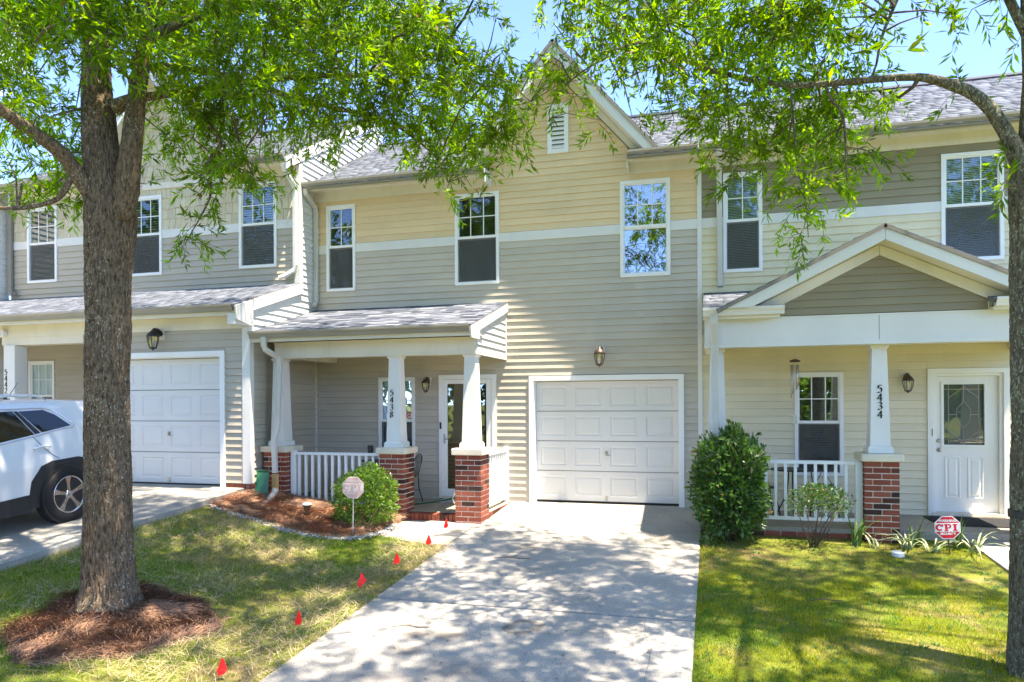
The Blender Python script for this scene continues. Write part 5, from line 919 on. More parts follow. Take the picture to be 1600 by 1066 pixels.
BED = np.array([(-7.32, -2.1), (-7.32, -2.9), (-6.9, -2.95), (-6.33, -3.0), (-5.8, -3.14), (-5.26, -3.18), (-4.95, -3.08), (-4.74, -2.85), (-4.66, -2.5), (-4.66, -2.1), (-4.66, -1.6), (-6.72, -1.56), (-7.2, -1.5)])
def inside(X, Y, P):
    r = np.zeros(len(X), bool); n = len(P)
    for i in range(n):
        (x0, y0), (x1, y1) = P[i], P[(i + 1) % n]; c = ((y0 > Y) != (y1 > Y)); xx = (x1 - x0) * (Y - y0) / ((y1 - y0) if y1 != y0 else 1e-9) + x0; r ^= c & (X < xx)
    return r
RC = (-5.45, -6.52)
def ringd(X, Y):
    a = np.arctan2(Y - RC[1], X - RC[0]); return np.hypot(X - RC[0], Y - RC[1]) / (.88 + .07 * np.sin(3 * a + 1) + .05 * np.sin(7 * a))
def blades(name, X, Y, h, w, lean, tone, mat, zoff=-.004, label=None):
    n = len(X); a = NP.uniform(0, 2 * np.pi, n); b = NP.uniform(0, 2 * np.pi, n); Z = gzn(X, Y) + zoff; P = np.stack([X, Y, Z], 1); s = np.stack([np.cos(a), np.sin(a), np.zeros(n)], 1) * (w / 2)[:, None]
    t = P + np.stack([np.cos(b) * lean * h, np.sin(b) * lean * h, h * np.sqrt(np.maximum(.02, 1 - lean ** 2))], 1)
    V = np.stack([P - s, P + s, t], 1).reshape(-1, 3); C = np.repeat(tone, 3, 0); Q = np.arange(len(V)).reshape(-1, 3)
    o = bpy.data.objects.new(name, np_mesh(name, V, Q, mat, C)); COL.objects.link(o); o['kind'] = 'stuff'
    return o
def lawn_left():
    n = 150000; X = NP.uniform(-7.36, -3.425, n); Y = NP.uniform(-9.5, -2.4, n); k = ~inside(X, Y, BED) & (ringd(X, Y) > .95) & ~((X > -4.66) & (Y > -2.75 - np.maximum(0, (X + 4.05)) * .33)) & (gzn(X, Y) > -2)
    dry = fbm(X, Y, 1.15); edge = np.clip(1 - (-3.44 - X) / .22, 0, 1); dry = dry + .16 * edge; k &= NP.rand(n) < np.clip(1.5 - dry * 1.35, .15, 1); X, Y, dry = X[k], Y[k], dry[k]; n = len(X)
    g = np.array([.15, .265, .018]) * NP.uniform(.4, 1.45, (n, 1)); s = np.array([.30, .235, .12]) * NP.uniform(.7, 1.2, (n, 1)); pick = NP.rand(n) < np.clip((dry - .36) * 2.8, .06, .88)
    blades('grass', X, Y, NP.uniform(.025, .06, n) * (.6 + 1.1 * fbm(X + 2, Y, 3.5)), NP.uniform(.003, .007, n), NP.uniform(.15, .85, n), np.where(pick[:, None], s, g), MT['grass'])
    n = 42000; X = NP.uniform(-7.3, -3.4, n); Y = NP.uniform(-9, -2.7, n); k = ~inside(X, Y, BED) & (ringd(X, Y) > .97) & (NP.rand(n) < np.clip((fbm(X + 3, Y, 1.3) - .3) * 2.6, .05, 1)) & ~((X > -4.66) & (Y > -2.85)); X, Y = X[k], Y[k]; n = len(X)
    blades('straw', X, Y, NP.uniform(.08, .24, n), NP.uniform(.003, .006, n), NP.uniform(.93, .995, n), np.array([.52, .42, .25]) * NP.uniform(.55, 1.15, (n, 1)), MT['straw'], .022)
def lawn_right():
    n = 170000; X = np.concatenate([NP.uniform(-.185, 3.2, n), NP.uniform(4.5, 8, 15000)]); Y = np.concatenate([NP.uniform(-8.2, -1.7, n), NP.uniform(-8, -1.7, 15000)]); dry = fbm(X + 20, Y + 5, 1.0); k = NP.rand(len(X)) < np.clip(1.75 - dry * 2.15, .06, 1); X, Y, dry = X[k], Y[k], dry[k]; n = len(X); moss = fbm(X + 4, Y + 40, 1.7)
    g = np.where((moss > .5)[:, None], np.array([.24, .275, .015]), np.array([.12, .22, .02])) * NP.uniform(.4, 1.45, (n, 1)); s = np.array([.30, .22, .11]) * NP.uniform(.7, 1.2, (n, 1)); pick = NP.rand(n) < np.clip((dry - .43) * 3.0, .04, .85)
    blades('grass', X, Y, NP.uniform(.015, .045, n) * (.5 + 1.5 * fbm(X + 2, Y, 4)), NP.uniform(.003, .007, n), NP.uniform(.2, .9, n), np.where(pick[:, None], s, g), MT['grass'])
    n = 260; X = NP.uniform(-.1, 3.1, n); Y = NP.uniform(-7, -1.8, n); X = np.repeat(X, 7) + NP.normal(0, .02, n * 7); Y = np.repeat(Y, 7) + NP.normal(0, .02, n * 7)
    blades('clover', X, Y, NP.uniform(.03, .06, n * 7), NP.uniform(.015, .03, n * 7), NP.uniform(.5, .95, n * 7), np.array([.08, .16, .05]) * NP.uniform(.7, 1.4, (n * 7, 1)), MT['grass'])
lawn_left(); lawn_right()
def straw_bed(name, inside_fn, box, dome, n, label, tone):
    xs = np.arange(box[0], box[1], .05); ys = np.arange(box[2], box[3], .05); GX, GY = np.meshgrid(xs, ys); m_ = inside_fn(GX.ravel(), GY.ravel()).reshape(GX.shape); Z = gzn(GX, GY) + dome(GX, GY) + .03 * fbm(GX, GY, 6) - .004
    V = np.stack([GX, GY, np.where(m_, Z, gzn(GX, GY) - .03)], -1).reshape(-1, 3); nx = len(xs); Q = []
    for j in range(len(ys) - 1):
        for i in range(nx - 1):
            if m_[j, i] or m_[j, i + 1] or m_[j + 1, i] or m_[j + 1, i + 1]: Q.append((j * nx + i, j * nx + i + 1, (j + 1) * nx + i + 1, (j + 1) * nx + i))
    C = np.tile(np.array(tone) * .35, (len(V), 1)); Q = np.array(Q)
    X = NP.uniform(box[0], box[1], n); Y = NP.uniform(box[2], box[3], n); k = inside_fn(X, Y); X, Y = X[k], Y[k]; n = len(X); a = fbm(X, Y, 1.6) * 9 + NP.normal(0, .7, n); l = NP.uniform(.08, .2, n); z = gzn(X, Y) + dome(X, Y) + .03 * fbm(X, Y, 6) + NP.uniform(0, .035, n); dz = NP.normal(0, .10, n) * l
    P = np.stack([X, Y, z], 1); e = P + np.stack([np.cos(a) * l, np.sin(a) * l, dz + .012], 1); k2 = inside_fn(e[:, 0], e[:, 1]) | (NP.rand(n) < .35); P, e = P[k2], e[k2]; n = len(P)
    md = (P + e) / 2 + np.stack([NP.normal(0, .012, n), NP.normal(0, .012, n), NP.uniform(.0, .02, n)], 1); s = np.stack([-np.sin(a[k2]), np.cos(a[k2]), np.full(n, .5)], 1) * .0022
    V2 = np.stack([P, md - s, e, md + s], 1).reshape(-1, 3); C2 = np.repeat(np.array(tone) * NP.uniform(.45, 1.35, (n, 1)) + NP.uniform(0, .03, (n, 1)), 4, 0); Q2 = np.arange(len(V2)).reshape(-1, 4) + len(V)
    o = bpy.data.objects.new(name, np_mesh(name, np.concatenate([V, V2]), np.concatenate([Q, Q2]), MT['straw'], np.concatenate([C, C2]))); COL.objects.link(o); o['kind'] = 'stuff'
straw_bed('pine_straw_ring', lambda x, y: ringd(x, y) < 1, (-6.6, -4.3, -7.6, -5.4), lambda x, y: .09 * np.clip(1 - ringd(x, y), 0, 1) ** .7, 30000, '', (.33, .18, .11))
straw_bed('pine_straw_bed', lambda x, y: inside(x, y, BED), (-7.4, -4.4, -3.3, -1.4), lambda x, y: .03 + 0 * x, 34000, '', (.50, .28, .17))
def stones():
    P = spline([(x, y, 0, 0) for x, y in [(-7.30, -2.86), (-6.9, -2.96), (-6.33, -3.02), (-5.8, -3.16), (-5.26, -3.2), (-4.93, -3.1), (-4.71, -2.86), (-4.62, -2.5), (-4.62, -2.15)]], .05); n = 1050; idx = NP.randint(0, len(P), n)
    X = P[idx, 0] + NP.normal(0, .055, n); Y = P[idx, 1] + NP.normal(0, .055, n); r = NP.uniform(.008, .021, n); Z = gzn(X, Y) + r * .5 + .01; D = np.array([(1, 0, 0), (-1, 0, 0), (0, 1, 0), (0, -1, 0), (0, 0, 1), (0, 0, -1)], float)
    F = np.array([(0, 2, 4), (2, 1, 4), (1, 3, 4), (3, 0, 4), (2, 0, 5), (1, 2, 5), (3, 1, 5), (0, 3, 5)]); J = D[None] * (r[:, None, None] * NP.uniform(.7, 1.3, (n, 6, 1))); a = NP.uniform(0, 6.28, n); ca, sa = np.cos(a)[:, None], np.sin(a)[:, None]
    J = np.stack([J[..., 0] * ca - J[..., 1] * sa, J[..., 0] * sa + J[..., 1] * ca, J[..., 2] * .75], -1); V = (np.stack([X, Y, Z], 1)[:, None] + J).reshape(-1, 3); Q = (F[None] + (np.arange(n) * 6)[:, None, None]).reshape(-1, 3); c = np.array([.38, .385, .39]) * NP.uniform(.55, 1.25, (n, 1))
    o = bpy.data.objects.new('white_gravel', np_mesh('white_gravel', V, Q, MT['pebble'], np.repeat(c, 6, 0))); COL.objects.link(o); o['kind'] = 'stuff'
stones()
def litter():
    n = 150; X = NP.uniform(-3.3, -.3, n); Y = NP.uniform(-7.5, -.3, n); a = NP.uniform(0, 6.28, n); l = NP.uniform(.02, .055, n); z = .065 * Y + .001; d = np.stack([np.cos(a), np.sin(a), 0 * a], 1); s = np.stack([-np.sin(a), np.cos(a), 0 * a], 1); P = np.stack([X, Y, z], 1); up = np.array([0, 0, 1.])
    V = np.stack([P, P + d * (l / 2)[:, None] + s * .006 + up * .006, P + d * l[:, None] + up * .003, P + d * (l / 2)[:, None] - s * .006 + up * .004], 1).reshape(-1, 3)
    c = np.where(NP.rand(n, 1) > .5, np.array([.06, .045, .03]), np.array([.16, .10, .05])); o = bpy.data.objects.new('leaf_litter', np_mesh('leaf_litter', V, np.arange(len(V)).reshape(-1, 4), MT['straw'], np.repeat(c, 4, 0))); COL.objects.link(o); o['kind'] = 'stuff'
litter()

# ======================================================= shrubs and plants
def bush(name, label, c, r, n, ls, tone, z0, stems=4, low=-1.0, group=None, power=2.6, lump=.26, inner=.34, sd=1):
    t = thing(name, label, 'bush', (c[0], c[1], z0), group=group); rs = np.random.RandomState(sd); d = rs.normal(size=(n, 3)); d /= np.linalg.norm(d, axis=1)[:, None]; d[:, 2] = np.where(d[:, 2] < low, -d[:, 2], d[:, 2])
    sq = 1 / (np.abs(d) ** power).sum(1) ** (1 / power); q = np.where(rs.rand(n) < inner, rs.uniform(.3, .85, n), rs.uniform(.84, 1.05, n)); lm = np.array([mnoise.noise(Vector(v * 2.6) + Vector((sd, 0, 0))) for v in d]); lm2 = np.array([mnoise.noise(Vector(v * 6) + Vector((sd, 9, 0))) for v in d])
    P = np.array(c) + d * (sq * q * (1 + lump * lm + lump * .5 * lm2))[:, None] * np.array(r); ld = d * .8 + rs.normal(size=(n, 3)) * .65 + np.array([0, 0, .25]); ld /= np.linalg.norm(ld, axis=1)[:, None]; nn = np.cross(ld, rs.normal(size=(n, 3))); nn = nn + d * .8; nn /= np.linalg.norm(nn, axis=1)[:, None]; s = np.cross(ld, nn); s /= np.linalg.norm(s, axis=1)[:, None]
    l = rs.uniform(.45, 1.4, (n, 1)) * ls; w = l * rs.uniform(.32, .5, (n, 1)); m1 = P + ld * l * .5; V = np.stack([P, m1 + s * w / 2 + nn * w * .12, P + ld * l, m1 - s * w / 2 + nn * w * .12], 1).reshape(-1, 3); tn = np.array(tone) * rs.uniform(.45, 1.6, (n, 1)); tn = np.where(rs.rand(n, 1) > .985, np.array([.22, .16, .05]), tn); V[:, 2] = np.maximum(V[:, 2], z0 + .01)
    o = bpy.data.objects.new('foliage', np_mesh('foliage', V - np.array(ORG[t.name]), np.arange(len(V)).reshape(-1, 4), MT['bushleaf'], np.repeat(tn, 4, 0))); COL.objects.link(o); o.parent = t; o['kind'] = 'stuff'
    rr = random.Random(sd)
    if stems:
        SV = []; SC_ = []
        for k in range(46):
            v = Vector((rr.gauss(0, 1), rr.gauss(0, 1), rr.uniform(-.3, 1.2))).normalized(); b_ = Vector(c) + Vector((v.x * r[0], v.y * r[1], v.z * r[2])) * .93; l_ = rr.uniform(.05, .14)
            for q_ in range(9):
                p_ = b_ + v * l_ * q_ / 7; ld_ = (v + Vector((rr.gauss(0, .7), rr.gauss(0, .7), rr.gauss(.1, .6)))).normalized(); s_ = ld_.cross(Vector((rr.gauss(0, 1), rr.gauss(0, 1), rr.gauss(0, 1)))).normalized() * ls * .2; L_l = ls * rr.uniform(.6, 1.1)
                SV += [tuple(p_), tuple(p_ + ld_ * L_l * .5 + s_), tuple(p_ + ld_ * L_l), tuple(p_ + ld_ * L_l * .5 - s_)]; g_ = rr.uniform(.9, 1.7); SC_ += [[x_ * g_ for x_ in tone]] * 4
        o2 = bpy.data.objects.new('shoots', np_mesh('shoots', np.array(SV) - np.array(ORG[t.name]), np.arange(len(SV)).reshape(-1, 4), MT['bushleaf'], np.array(SC_))); COL.objects.link(o2); o2.parent = t; o2['kind'] = 'stuff'
    for k in range(stems):
        a = rr.uniform(0, 6.28); e = (c[0] + math.cos(a) * r[0] * rr.uniform(.3, .75), c[1] + math.sin(a) * r[1] * rr.uniform(.3, .75), c[2] + r[2] * rr.uniform(-.1, .6)); b = (c[0] + rr.uniform(-.06, .06), c[1] + rr.uniform(-.05, .05), z0 - .03)
        md = tuple((p + q_) / 2 + rr.uniform(-.05, .05) for p, q_ in zip(b, e)); part('stem', MB().tube([b, md, e], [.012, .009, .004], 6), MT['twig'], t, True)
    return t
bush('boxwood_bush', 'bright green rounded bush behind the faded security sign', (-4.97, -2.42, .31), (.43, .38, .40), 8000, .05, (.10, .19, .025), gz(-5, -2.4), sd=2, low=-.85)
bush('evergreen_bush', 'tall dark glossy bush at the corner of the right porch', (.23, -2.0, .58), (.43, .40, .66), 8500, .078, (.05, .115, .022), gz(.2, -2), sd=5, low=-.9, lump=.32, stems=6)
lg = bush('leggy_shrub', 'thin leggy shrub with bare stems in front of the right porch railing', (1.33, -2.12, .42), (.34, .26, .19), 2100, .042, (.045, .095, .022), gz(1.3, -2.1), sd=9, low=-.7, lump=.35, stems=0, inner=.5)
rr = random.Random(4)
for k in range(9):
    e = (1.33 + rr.uniform(-.3, .32), -2.12 + rr.uniform(-.18, .18), rr.uniform(.28, .5)); b = (1.24 + rr.uniform(-.05, .05), -2.14 + rr.uniform(-.05, .05), gz(1.2, -2.1) - .03)
    part('stem', MB().tube([b, ((b[0] + e[0]) / 2 + rr.uniform(-.05, .05), (b[1] + e[1]) / 2, (b[2] + e[2]) / 2 - .02), e], [.01, .008, .004], 6), MT['twig'], lg, True)
bush('weed', 'small leafy weed at the driveway edge below the dark bush', (-.05, -2.22, -.10), (.12, .1, .07), 140, .06, (.09, .17, .04), gz(0, -2.2), stems=0, sd=12)
LF = {'g': M('strap leaf', (.075, .15, .03), .45, .4, .25, 9), 'p': M('variegated strap leaf', (.34, .40, .22), .45, .4, .3, 14)}
def straps(label, x, y, n, L, arch, mk, sd):
    z = gz(x, y); t = thing('strap_leaf_plant', label, 'plant', (x, y, z), group='strap leaved plants along the right porch'); rr = random.Random(sd)
    for k in range(n):
        a = rr.uniform(0, 6.28); l = L * rr.uniform(.6, 1.1); ar = arch * rr.uniform(.5, 1.4); p0 = Vector((x + rr.uniform(-.05, .05), y + rr.uniform(-.04, .04), z - .02)); d = Vector((math.cos(a), math.sin(a), 0)); s = Vector((-d.y, d.x, 0)); rings = []; w = rr.uniform(.009, .014)
        for i in range(7):
            q = i / 6; p = p0 + d * l * (ar * q * q + .12 * q) + Vector((0, 0, 1)) * l * (q - ar * .62 * q * q * q); ww = w * (1 - q ** 3) + .001; rings.append([tuple(p + s * ww), tuple(p + Vector((0, 0, -.25 * ww)) + d * .0015), tuple(p - s * ww), tuple(p + Vector((0, 0, -.25 * ww)) - d * .0015)])
        part('leaf', MB().loft(rings), LF[mk], t)
straps('tall dark green blades between the porch railing and the brick pier', 1.80, -1.98, 14, .55, .35, 'g', 1)
straps('small pale tuft at the left foot of the right brick pier', 1.99, -2.06, 9, .27, .4, 'p', 2)
straps('wide variegated clump just right of the numbered brick pier', 2.36, -2.0, 24, .38, .75, 'p', 3)
straps('upright green blades standing left of the red security sign', 2.48, -1.93, 9, .52, .2, 'g', 4)
straps('low variegated clump at the foot of the red security sign', 2.63, -2.1, 15, .3, .9, 'p', 5)
straps('upright green blades standing right of the red security sign', 2.96, -1.93, 9, .48, .2, 'g', 6)
straps('arching pale blades at the edge of the right front path', 3.12, -2.05, 11, .5, 1.0, 'p', 7)

def far_trees():  # added behind the camera, out of view; heights set to darken window reflections
    rs = np.random.RandomState(31); V = []; C = []
    for k in range(34):
        x = -62 + k * 3.4 + rs.uniform(-1, 1); y = -36 + rs.uniform(-5, 4); H = rs.uniform(14, 18) if x < -17 else (rs.uniform(9, 12) if x < -4 else rs.uniform(5.5, 7.5)); n = 1500; d = rs.normal(size=(n, 3)); d /= np.linalg.norm(d, axis=1)[:, None]; q = rs.uniform(.55, 1.05, n) * (1 + .25 * np.array([mnoise.noise(Vector(v * 3) + Vector((k, 0, 0))) for v in d]))
        P = np.array([x, y, H * .52]) + d * q[:, None] * np.array([3.6, 3.2, H * .5]); a = rs.normal(size=(n, 3)); a /= np.linalg.norm(a, axis=1)[:, None]; b = np.cross(a, rs.normal(size=(n, 3))); b /= np.linalg.norm(b, axis=1)[:, None]; s = rs.uniform(.16, .42, (n, 1))
        V.append(np.stack([P - a * s, P + b * s * .6, P + a * s, P - b * s * .6], 1).reshape(-1, 3)); C.append(np.repeat(np.array([.06, .11, .02]) * rs.uniform(.6, 1.4, (n, 1)), 4, 0))
    V = np.concatenate(V); o = bpy.data.objects.new('far_woods', np_mesh('far_woods', V, np.arange(len(V)).reshape(-1, 4), MT['leaf'], np.concatenate(C))); COL.objects.link(o); o['kind'] = 'stuff'
far_trees()
# ======================================================= car (built along its own axes: x = towards its nose, y = across, z = up)
def car():
    sl = math.atan(.08); t = thing('parked_car', 'white sport utility car with black wheel arches parked behind the oak trunk', 'car', (-9.225, -4.42, dr2z(-4.42) + .002), rot=Matrix((( 0, -1, 0), (-1, 0, 0), (0, 0, -1))).to_euler())
    # nose towards the street: local x -> world -Y (down the slope), local y -> world +X, z up
    fx = Vector((0, -math.cos(sl), -math.sin(sl))); fy = Vector((1, 0, 0)); fz = fx.cross(fy); t.rotation_euler = Matrix((fx, fy, fz)).transposed().to_euler(); ORG[t.name] = (0, 0, 0)
    def top(u): 
        K = [(-.90, .90), (-.86, 1.10), (-.78, 1.28), (-.70, 1.50), (-.62, 1.575), (-.3, 1.615), (.4, 1.645), (1.0, 1.65), (1.5, 1.60), (1.75, 1.52), (2.55, 1.10), (3.2, 1.0), (3.6, .90), (3.75, .72)]
        return float(np.interp(u, [k[0] for k in K], [k[1] for k in K]))
    belt = lambda u: float(np.interp(u, [-.9, -.3, .3, 1.0, 2.0, 2.6, 3.75], [1.26, 1.23, 1.16, 1.10, 1.06, 1.04, .8]))
    wid = lambda u: .928 * float(np.interp(u, [-.92, -.86, -.6, -.2, 2.6, 3.2, 3.6, 3.78], [.80, .88, .96, 1, 1, .97, .86, .6]))
    def side(u, z):                                       # half width of the skin at height z
        w = wid(u); b = min(belt(u), top(u) - .02); tp = top(u)
        if z <= b: return w * float(np.interp(z, [.28, .45, .66, .80, .90, b if b > .93 else .94], [.94, .965, .985, 1.0, .985, .945]))
        return w * .945 - (z - b) / max(tp - b, .05) * max(0, w * .945 - w * .70) * min(1, max(tp - b, 0) / .35)
    us = [-.90, -.87, -.82, -.76, -.70, -.64, -.56, -.45, -.3, -.15, 0, .15, .3, .5, .7, .9, 1.2, 1.5, 1.75, 2.0, 2.3, 2.55, 2.8, 3.1, 3.4, 3.6, 3.7, 3.75]; rings = []
    for u in us:
        b = min(belt(u), top(u) - .03); tp = top(u); zs = [.30, .45, .66, .79, .81, .92 if b > .93 else b * .9, b] + [b + (tp - b) * q for q in (.35, .7, .9)]
        half = [(side(u, z), z) for z in zs] + [(side(u, tp) * .93, tp - .012), (side(u, tp) * .6, tp + .008), (0, tp + .014)]
        rings.append([(u, y, z) for y, z in [(0, .26), (.7 * wid(u), .26)] + half] + [(u, -y, z) for y, z in half[:-1][::-1] + [(.7 * wid(u), .26)]])
    part('body', MB().loft(rings), MT['paint'], t, True)
    def skin(pts, off, th, name, mat, parent, sg=1, n=6):  # polygon on the side skin
        mb = MB(); P = []
        for i in range(len(pts)):
            (a, b), (c, d) = pts[i], pts[(i + 1) % len(pts)]
            for k in range(n): P.append((a + (c - a) * k / n, b + (d - b) * k / n))
        cx = sum(p[0] for p in P) / len(P); cz = sum(p[1] for p in P) / len(P); R = []
        for f in (1, .75, .5, .25, .02): R.append([(cx + (p - cx) * f, cz + (q - cz) * f) for p, q in P])
        vs = [(p, sg * (side(p, q) + off), q) for r in R for p, q in r]; m_ = len(P); fs = []
        for k in range(4):
            for i in range(m_):
                j = (i + 1) % m_; fs.append((k * m_ + i, k * m_ + j, (k + 1) * m_ + j, (k + 1) * m_ + i))
        fs.append(tuple(range(4 * m_, 5 * m_))); k0 = len(vs); vs += [(p, sg * (side(p, q) + off - th), q) for p, q in P]; fs += [(i, k0 + i, k0 + (i + 1) % m_, (i + 1) % m_) for i in range(m_)]
        return part(name, mb.add(vs, fs), mat, parent, False)
    def strip(pts, w, off, name, mat, parent, sg=1):
        mb = MB(); S = spline([(a, b, 0, 0) for a, b in pts], .05); mb.tube([(p[0], sg * (side(p[0], p[1]) + off), p[1]) for p in S], w, 6); return part(name, mb, mat, parent, True)
    for sg in (1, -1):
        skin([(.62, 1.535), (.70, 1.165), (2.28, 1.115), (1.72, 1.47), (1.4, 1.55), (1.0, 1.565)] if 0 else [(.33, 1.215), (.62, 1.19), (.50, 1.52), (.47, 1.525)][:0] or [(.36, 1.21), (1.02, 1.15), (1.02, 1.545), (.52, 1.525)], .006, .02, 'rear_window', MT['glass'], t, sg)
        skin([(1.10, 1.15), (2.12, 1.11), (2.12, 1.2), (1.72, 1.46), (1.5, 1.53), (1.10, 1.548)], .006, .02, 'front_window', MT['glass'], t, sg)
        skin([(-.19, 1.27), (.25, 1.225), (.44, 1.515), (.1, 1.505), (-.04, 1.43)], .006, .02, 'quarter_window', MT['glass'], t, sg)
        skin([(.27, 1.222), (.345, 1.214), (.505, 1.523), (.455, 1.518)], .008, .02, 'pillar_trim', MT['black'], t, sg)
        strip([(2.2, 1.10), (1.5, 1.112), (1.0, 1.132), (.36, 1.19), (0, 1.235), (-.2, 1.25), (-.245, 1.275), (-.2, 1.33), (-.07, 1.46), (.04, 1.515), (.2, 1.535), (.5, 1.548), (1.0, 1.572), (1.5, 1.555)], .009, .006, 'window_strip', MT['chrome'], t, sg)
        for ax, nm in ((0, 'rear'), (2.72, 'front')):
            A = [(ax - .52, .27), (ax - .50, .62), (ax - .36, .80), (ax - .2, .845), (ax + .2, .845), (ax + .36, .80), (ax + .50, .62), (ax + .56, .27)]
            skin(A, .012, .05, 'wheel_arch', MT['cladding'], t, sg, 4); 
            part('wheel_well', MB().lathe([(.395, sg * .946), (.395, sg * .80)], (ax, 0, .37), 28, 'y'), MT['black'], t)
            wh = part('wheel', MB().lathe([(.24, sg * .955), (.27, sg * .975), (.335, sg * .972), (.362, sg * .955), (.368, sg * .93), (.368, sg * .78), (.33, sg * .76), (.24, sg * .76)], (ax, 0, .366), 40, 'y', False), MT['tyre'], t, True)
            part('rim', MB().lathe([(.245, sg * .957), (.252, sg * .965), (.238, sg * .967), (.228, sg * .95), (.226, sg * .84)], (ax, 0, .366), 40, 'y', False), MT['rim'], wh, True); part('brake_disc', MB().lathe([(.21, sg * .85), (.21, sg * .84), (.02, sg * .835)], (ax, 0, .366), 24, 'y'), MT['rimdark'], wh)
            part('hub', MB().lathe([(.06, sg * .90), (.055, sg * .948), (.035, sg * .955), (.002, sg * .956)], (ax, 0, .366), 16, 'y'), MT['rim'], wh, True)
            for k in range(5):
                a = 2 * math.pi * k / 5 + .3; c, s = math.cos(a), math.sin(a); Q = lambda r, w, y: (ax + c * r - s * w, sg * y, .366 + s * r + c * w)
                part('spoke', MB().loft([[Q(.045, -.026, .93), Q(.045, .026, .93), Q(.045, .02, .952), Q(.045, -.02, .952)], [Q(.14, -.03, .915), Q(.14, .03, .915), Q(.14, .022, .951), Q(.14, -.022, .951)], [Q(.232, -.048, .92), Q(.232, .048, .92), Q(.232, .04, .958), Q(.232, -.04, .958)]]), MT['rim'], wh)
        skin([(.50, .245), (2.18, .245), (2.2, .44), (.52, .46)], .010, .04, 'sill_cladding', MT['cladding'], t, sg, 8); skin([(-.82, .245), (-.48, .245), (-.49, .58), (-.80, .60)], .010, .04, 'bumper_cladding', MT['cladding'], t, sg)
        strip([(.40, 1.19), (.30, 1.06), (.18, .93), (.08, .86)], .004, .001, 'door_seam', MT['black'], t, sg); strip([(1.06, 1.12), (1.06, .8), (1.10, .47)], .004, .001, 'door_seam', MT['black'], t, sg)
        strip([(.20, 1.035), (.28, 1.05), (.36, 1.05), (.44, 1.035)], .017, .028, 'door_handle', MT['paint'], t, sg); strip([(1.25, 1.0), (1.33, 1.012), (1.41, 1.01), (1.49, 1.0)], .017, .028, 'door_handle', MT['paint'], t, sg)
        S = [(u, sg * (side(u, top(u)) * .95), top(u) + z) for u, z in ((1.6, .0), (1.5, .055), (1.1, .075), (.5, .075), (.1, .06), (-.05, .0))]; part('roof_rail', MB().tube(S, [.012, .02, .02, .02, .018, .01], 8), MT['paint'], t, True)
        skin([(-.86, .98), (-.60, 1.0), (-.52, 1.12), (-.80, 1.14)], .006, .03, 'tail_lamp', MT['redlens'], t, sg); skin([(3.1, .80), (3.6, .74), (3.6, .84), (3.15, .92)], .006, .02, 'headlamp', MT['glass'], t, sg)
    w = .62; part('spoiler', MB().loft([[(-.50, y, 1.60 - abs(y) * .03), (-.72, y * 1.0, 1.585 - abs(y) * .03), (-.84, y * .97, 1.545 - abs(y) * .03), (-.82, y * .97, 1.515 - abs(y) * .03), (-.58, y, 1.50 - abs(y) * .03)] for y in (-w, -w * .9, 0, w * .9, w)]), MT['paint'], t)
    part('rear_glass', MB().loft([[(-.715, y, 1.50), (-.80, y * 1.05, 1.24), (-.77, y * 1.05, 1.24), (-.68, y, 1.50)] for y in (-.58, .58)]), MT['glass'], t)
    part('windscreen', MB().loft([[(1.78, y * .9, 1.52), (2.5, y * 1.1, 1.15), (2.47, y * 1.1, 1.13), (1.76, y * .9, 1.50)] for y in (-.62, .62)]), MT['glass'], t)
    for y in (.97, -.97): part('wing_mirror', MB().cbox(1.98, 2.14, y - .09, y + .09, 1.08, 1.24, .03), MT['paint'], t)
    part('antenna', MB().tube([(.0, .0, 1.63), (.02, 0, 1.665), (-.05, 0, 1.70), (-.18, 0, 1.86)], [.05, .02, .006, .003], 6), MT['black'], t)
car()

# ======================================================= signs, flags and small things
for i, (x, y, rz, ln, lab) in enumerate([(-3.79, -7.17, .3, .14, 'red marker flag nearest the street on the driveway edge'), (-3.78, -6.08, -.2, .12, 'second red marker flag from the street'), (-3.77, -4.85, .9, .2, 'red flag leaning right, third from the street'),
        (-3.72, -4.02, .1, .05, 'red marker flag midway along the lawn edge, fourth from the street'), (-3.68, -3.10, .2, .16, 'red flag on the last strip of lawn before the path'), (-3.75, -2.25, -.3, .1, 'red marker flag on the concrete path before the porch step')]):
    z = gz(x, y) if i < 5 else -.15; t = thing('marker_flag', lab, 'flag', (x, y, z), group='red marker flags along the driveway'); c, s = math.cos(rz), math.sin(rz); H = .155
    f = lambda p, q, o=0: (x + c * p + s * o, y + s * p - c * o, z + q); mb = MB()
    H = .175; pts = [(-.004, H, 0), (-.036, .075, .012), (-.02, .042, .024), (.022, .052, .018), (.046, .078, .006), (.012, H - .004, -.004)]
    if i == 2: pts = [(.0, H, 0), (-.05, .028, .01), (-.02, .03, .03), (.062, .085, .02), (.05, .10, .01), (.01, H, -.004)]
    mb.prism([(0, 0), (1, 0), (2, 0), (3, 0), (4, 0), (5, 0)], lambda p, q, tt: f(pts[p][0], pts[p][1], pts[p][2] + tt), 0, .0012); part('flag', mb, MT['redvinyl'], t); part('wire', MB().tube([f(0, -.02), f(-.004, .08), f(.002, H + .03)], .0022, 5), MT['wire'], t)
def octo(r): return [(r * math.cos(RAD(22.5 + 45 * k)), r * math.sin(RAD(22.5 + 45 * k))) for k in range(8)]
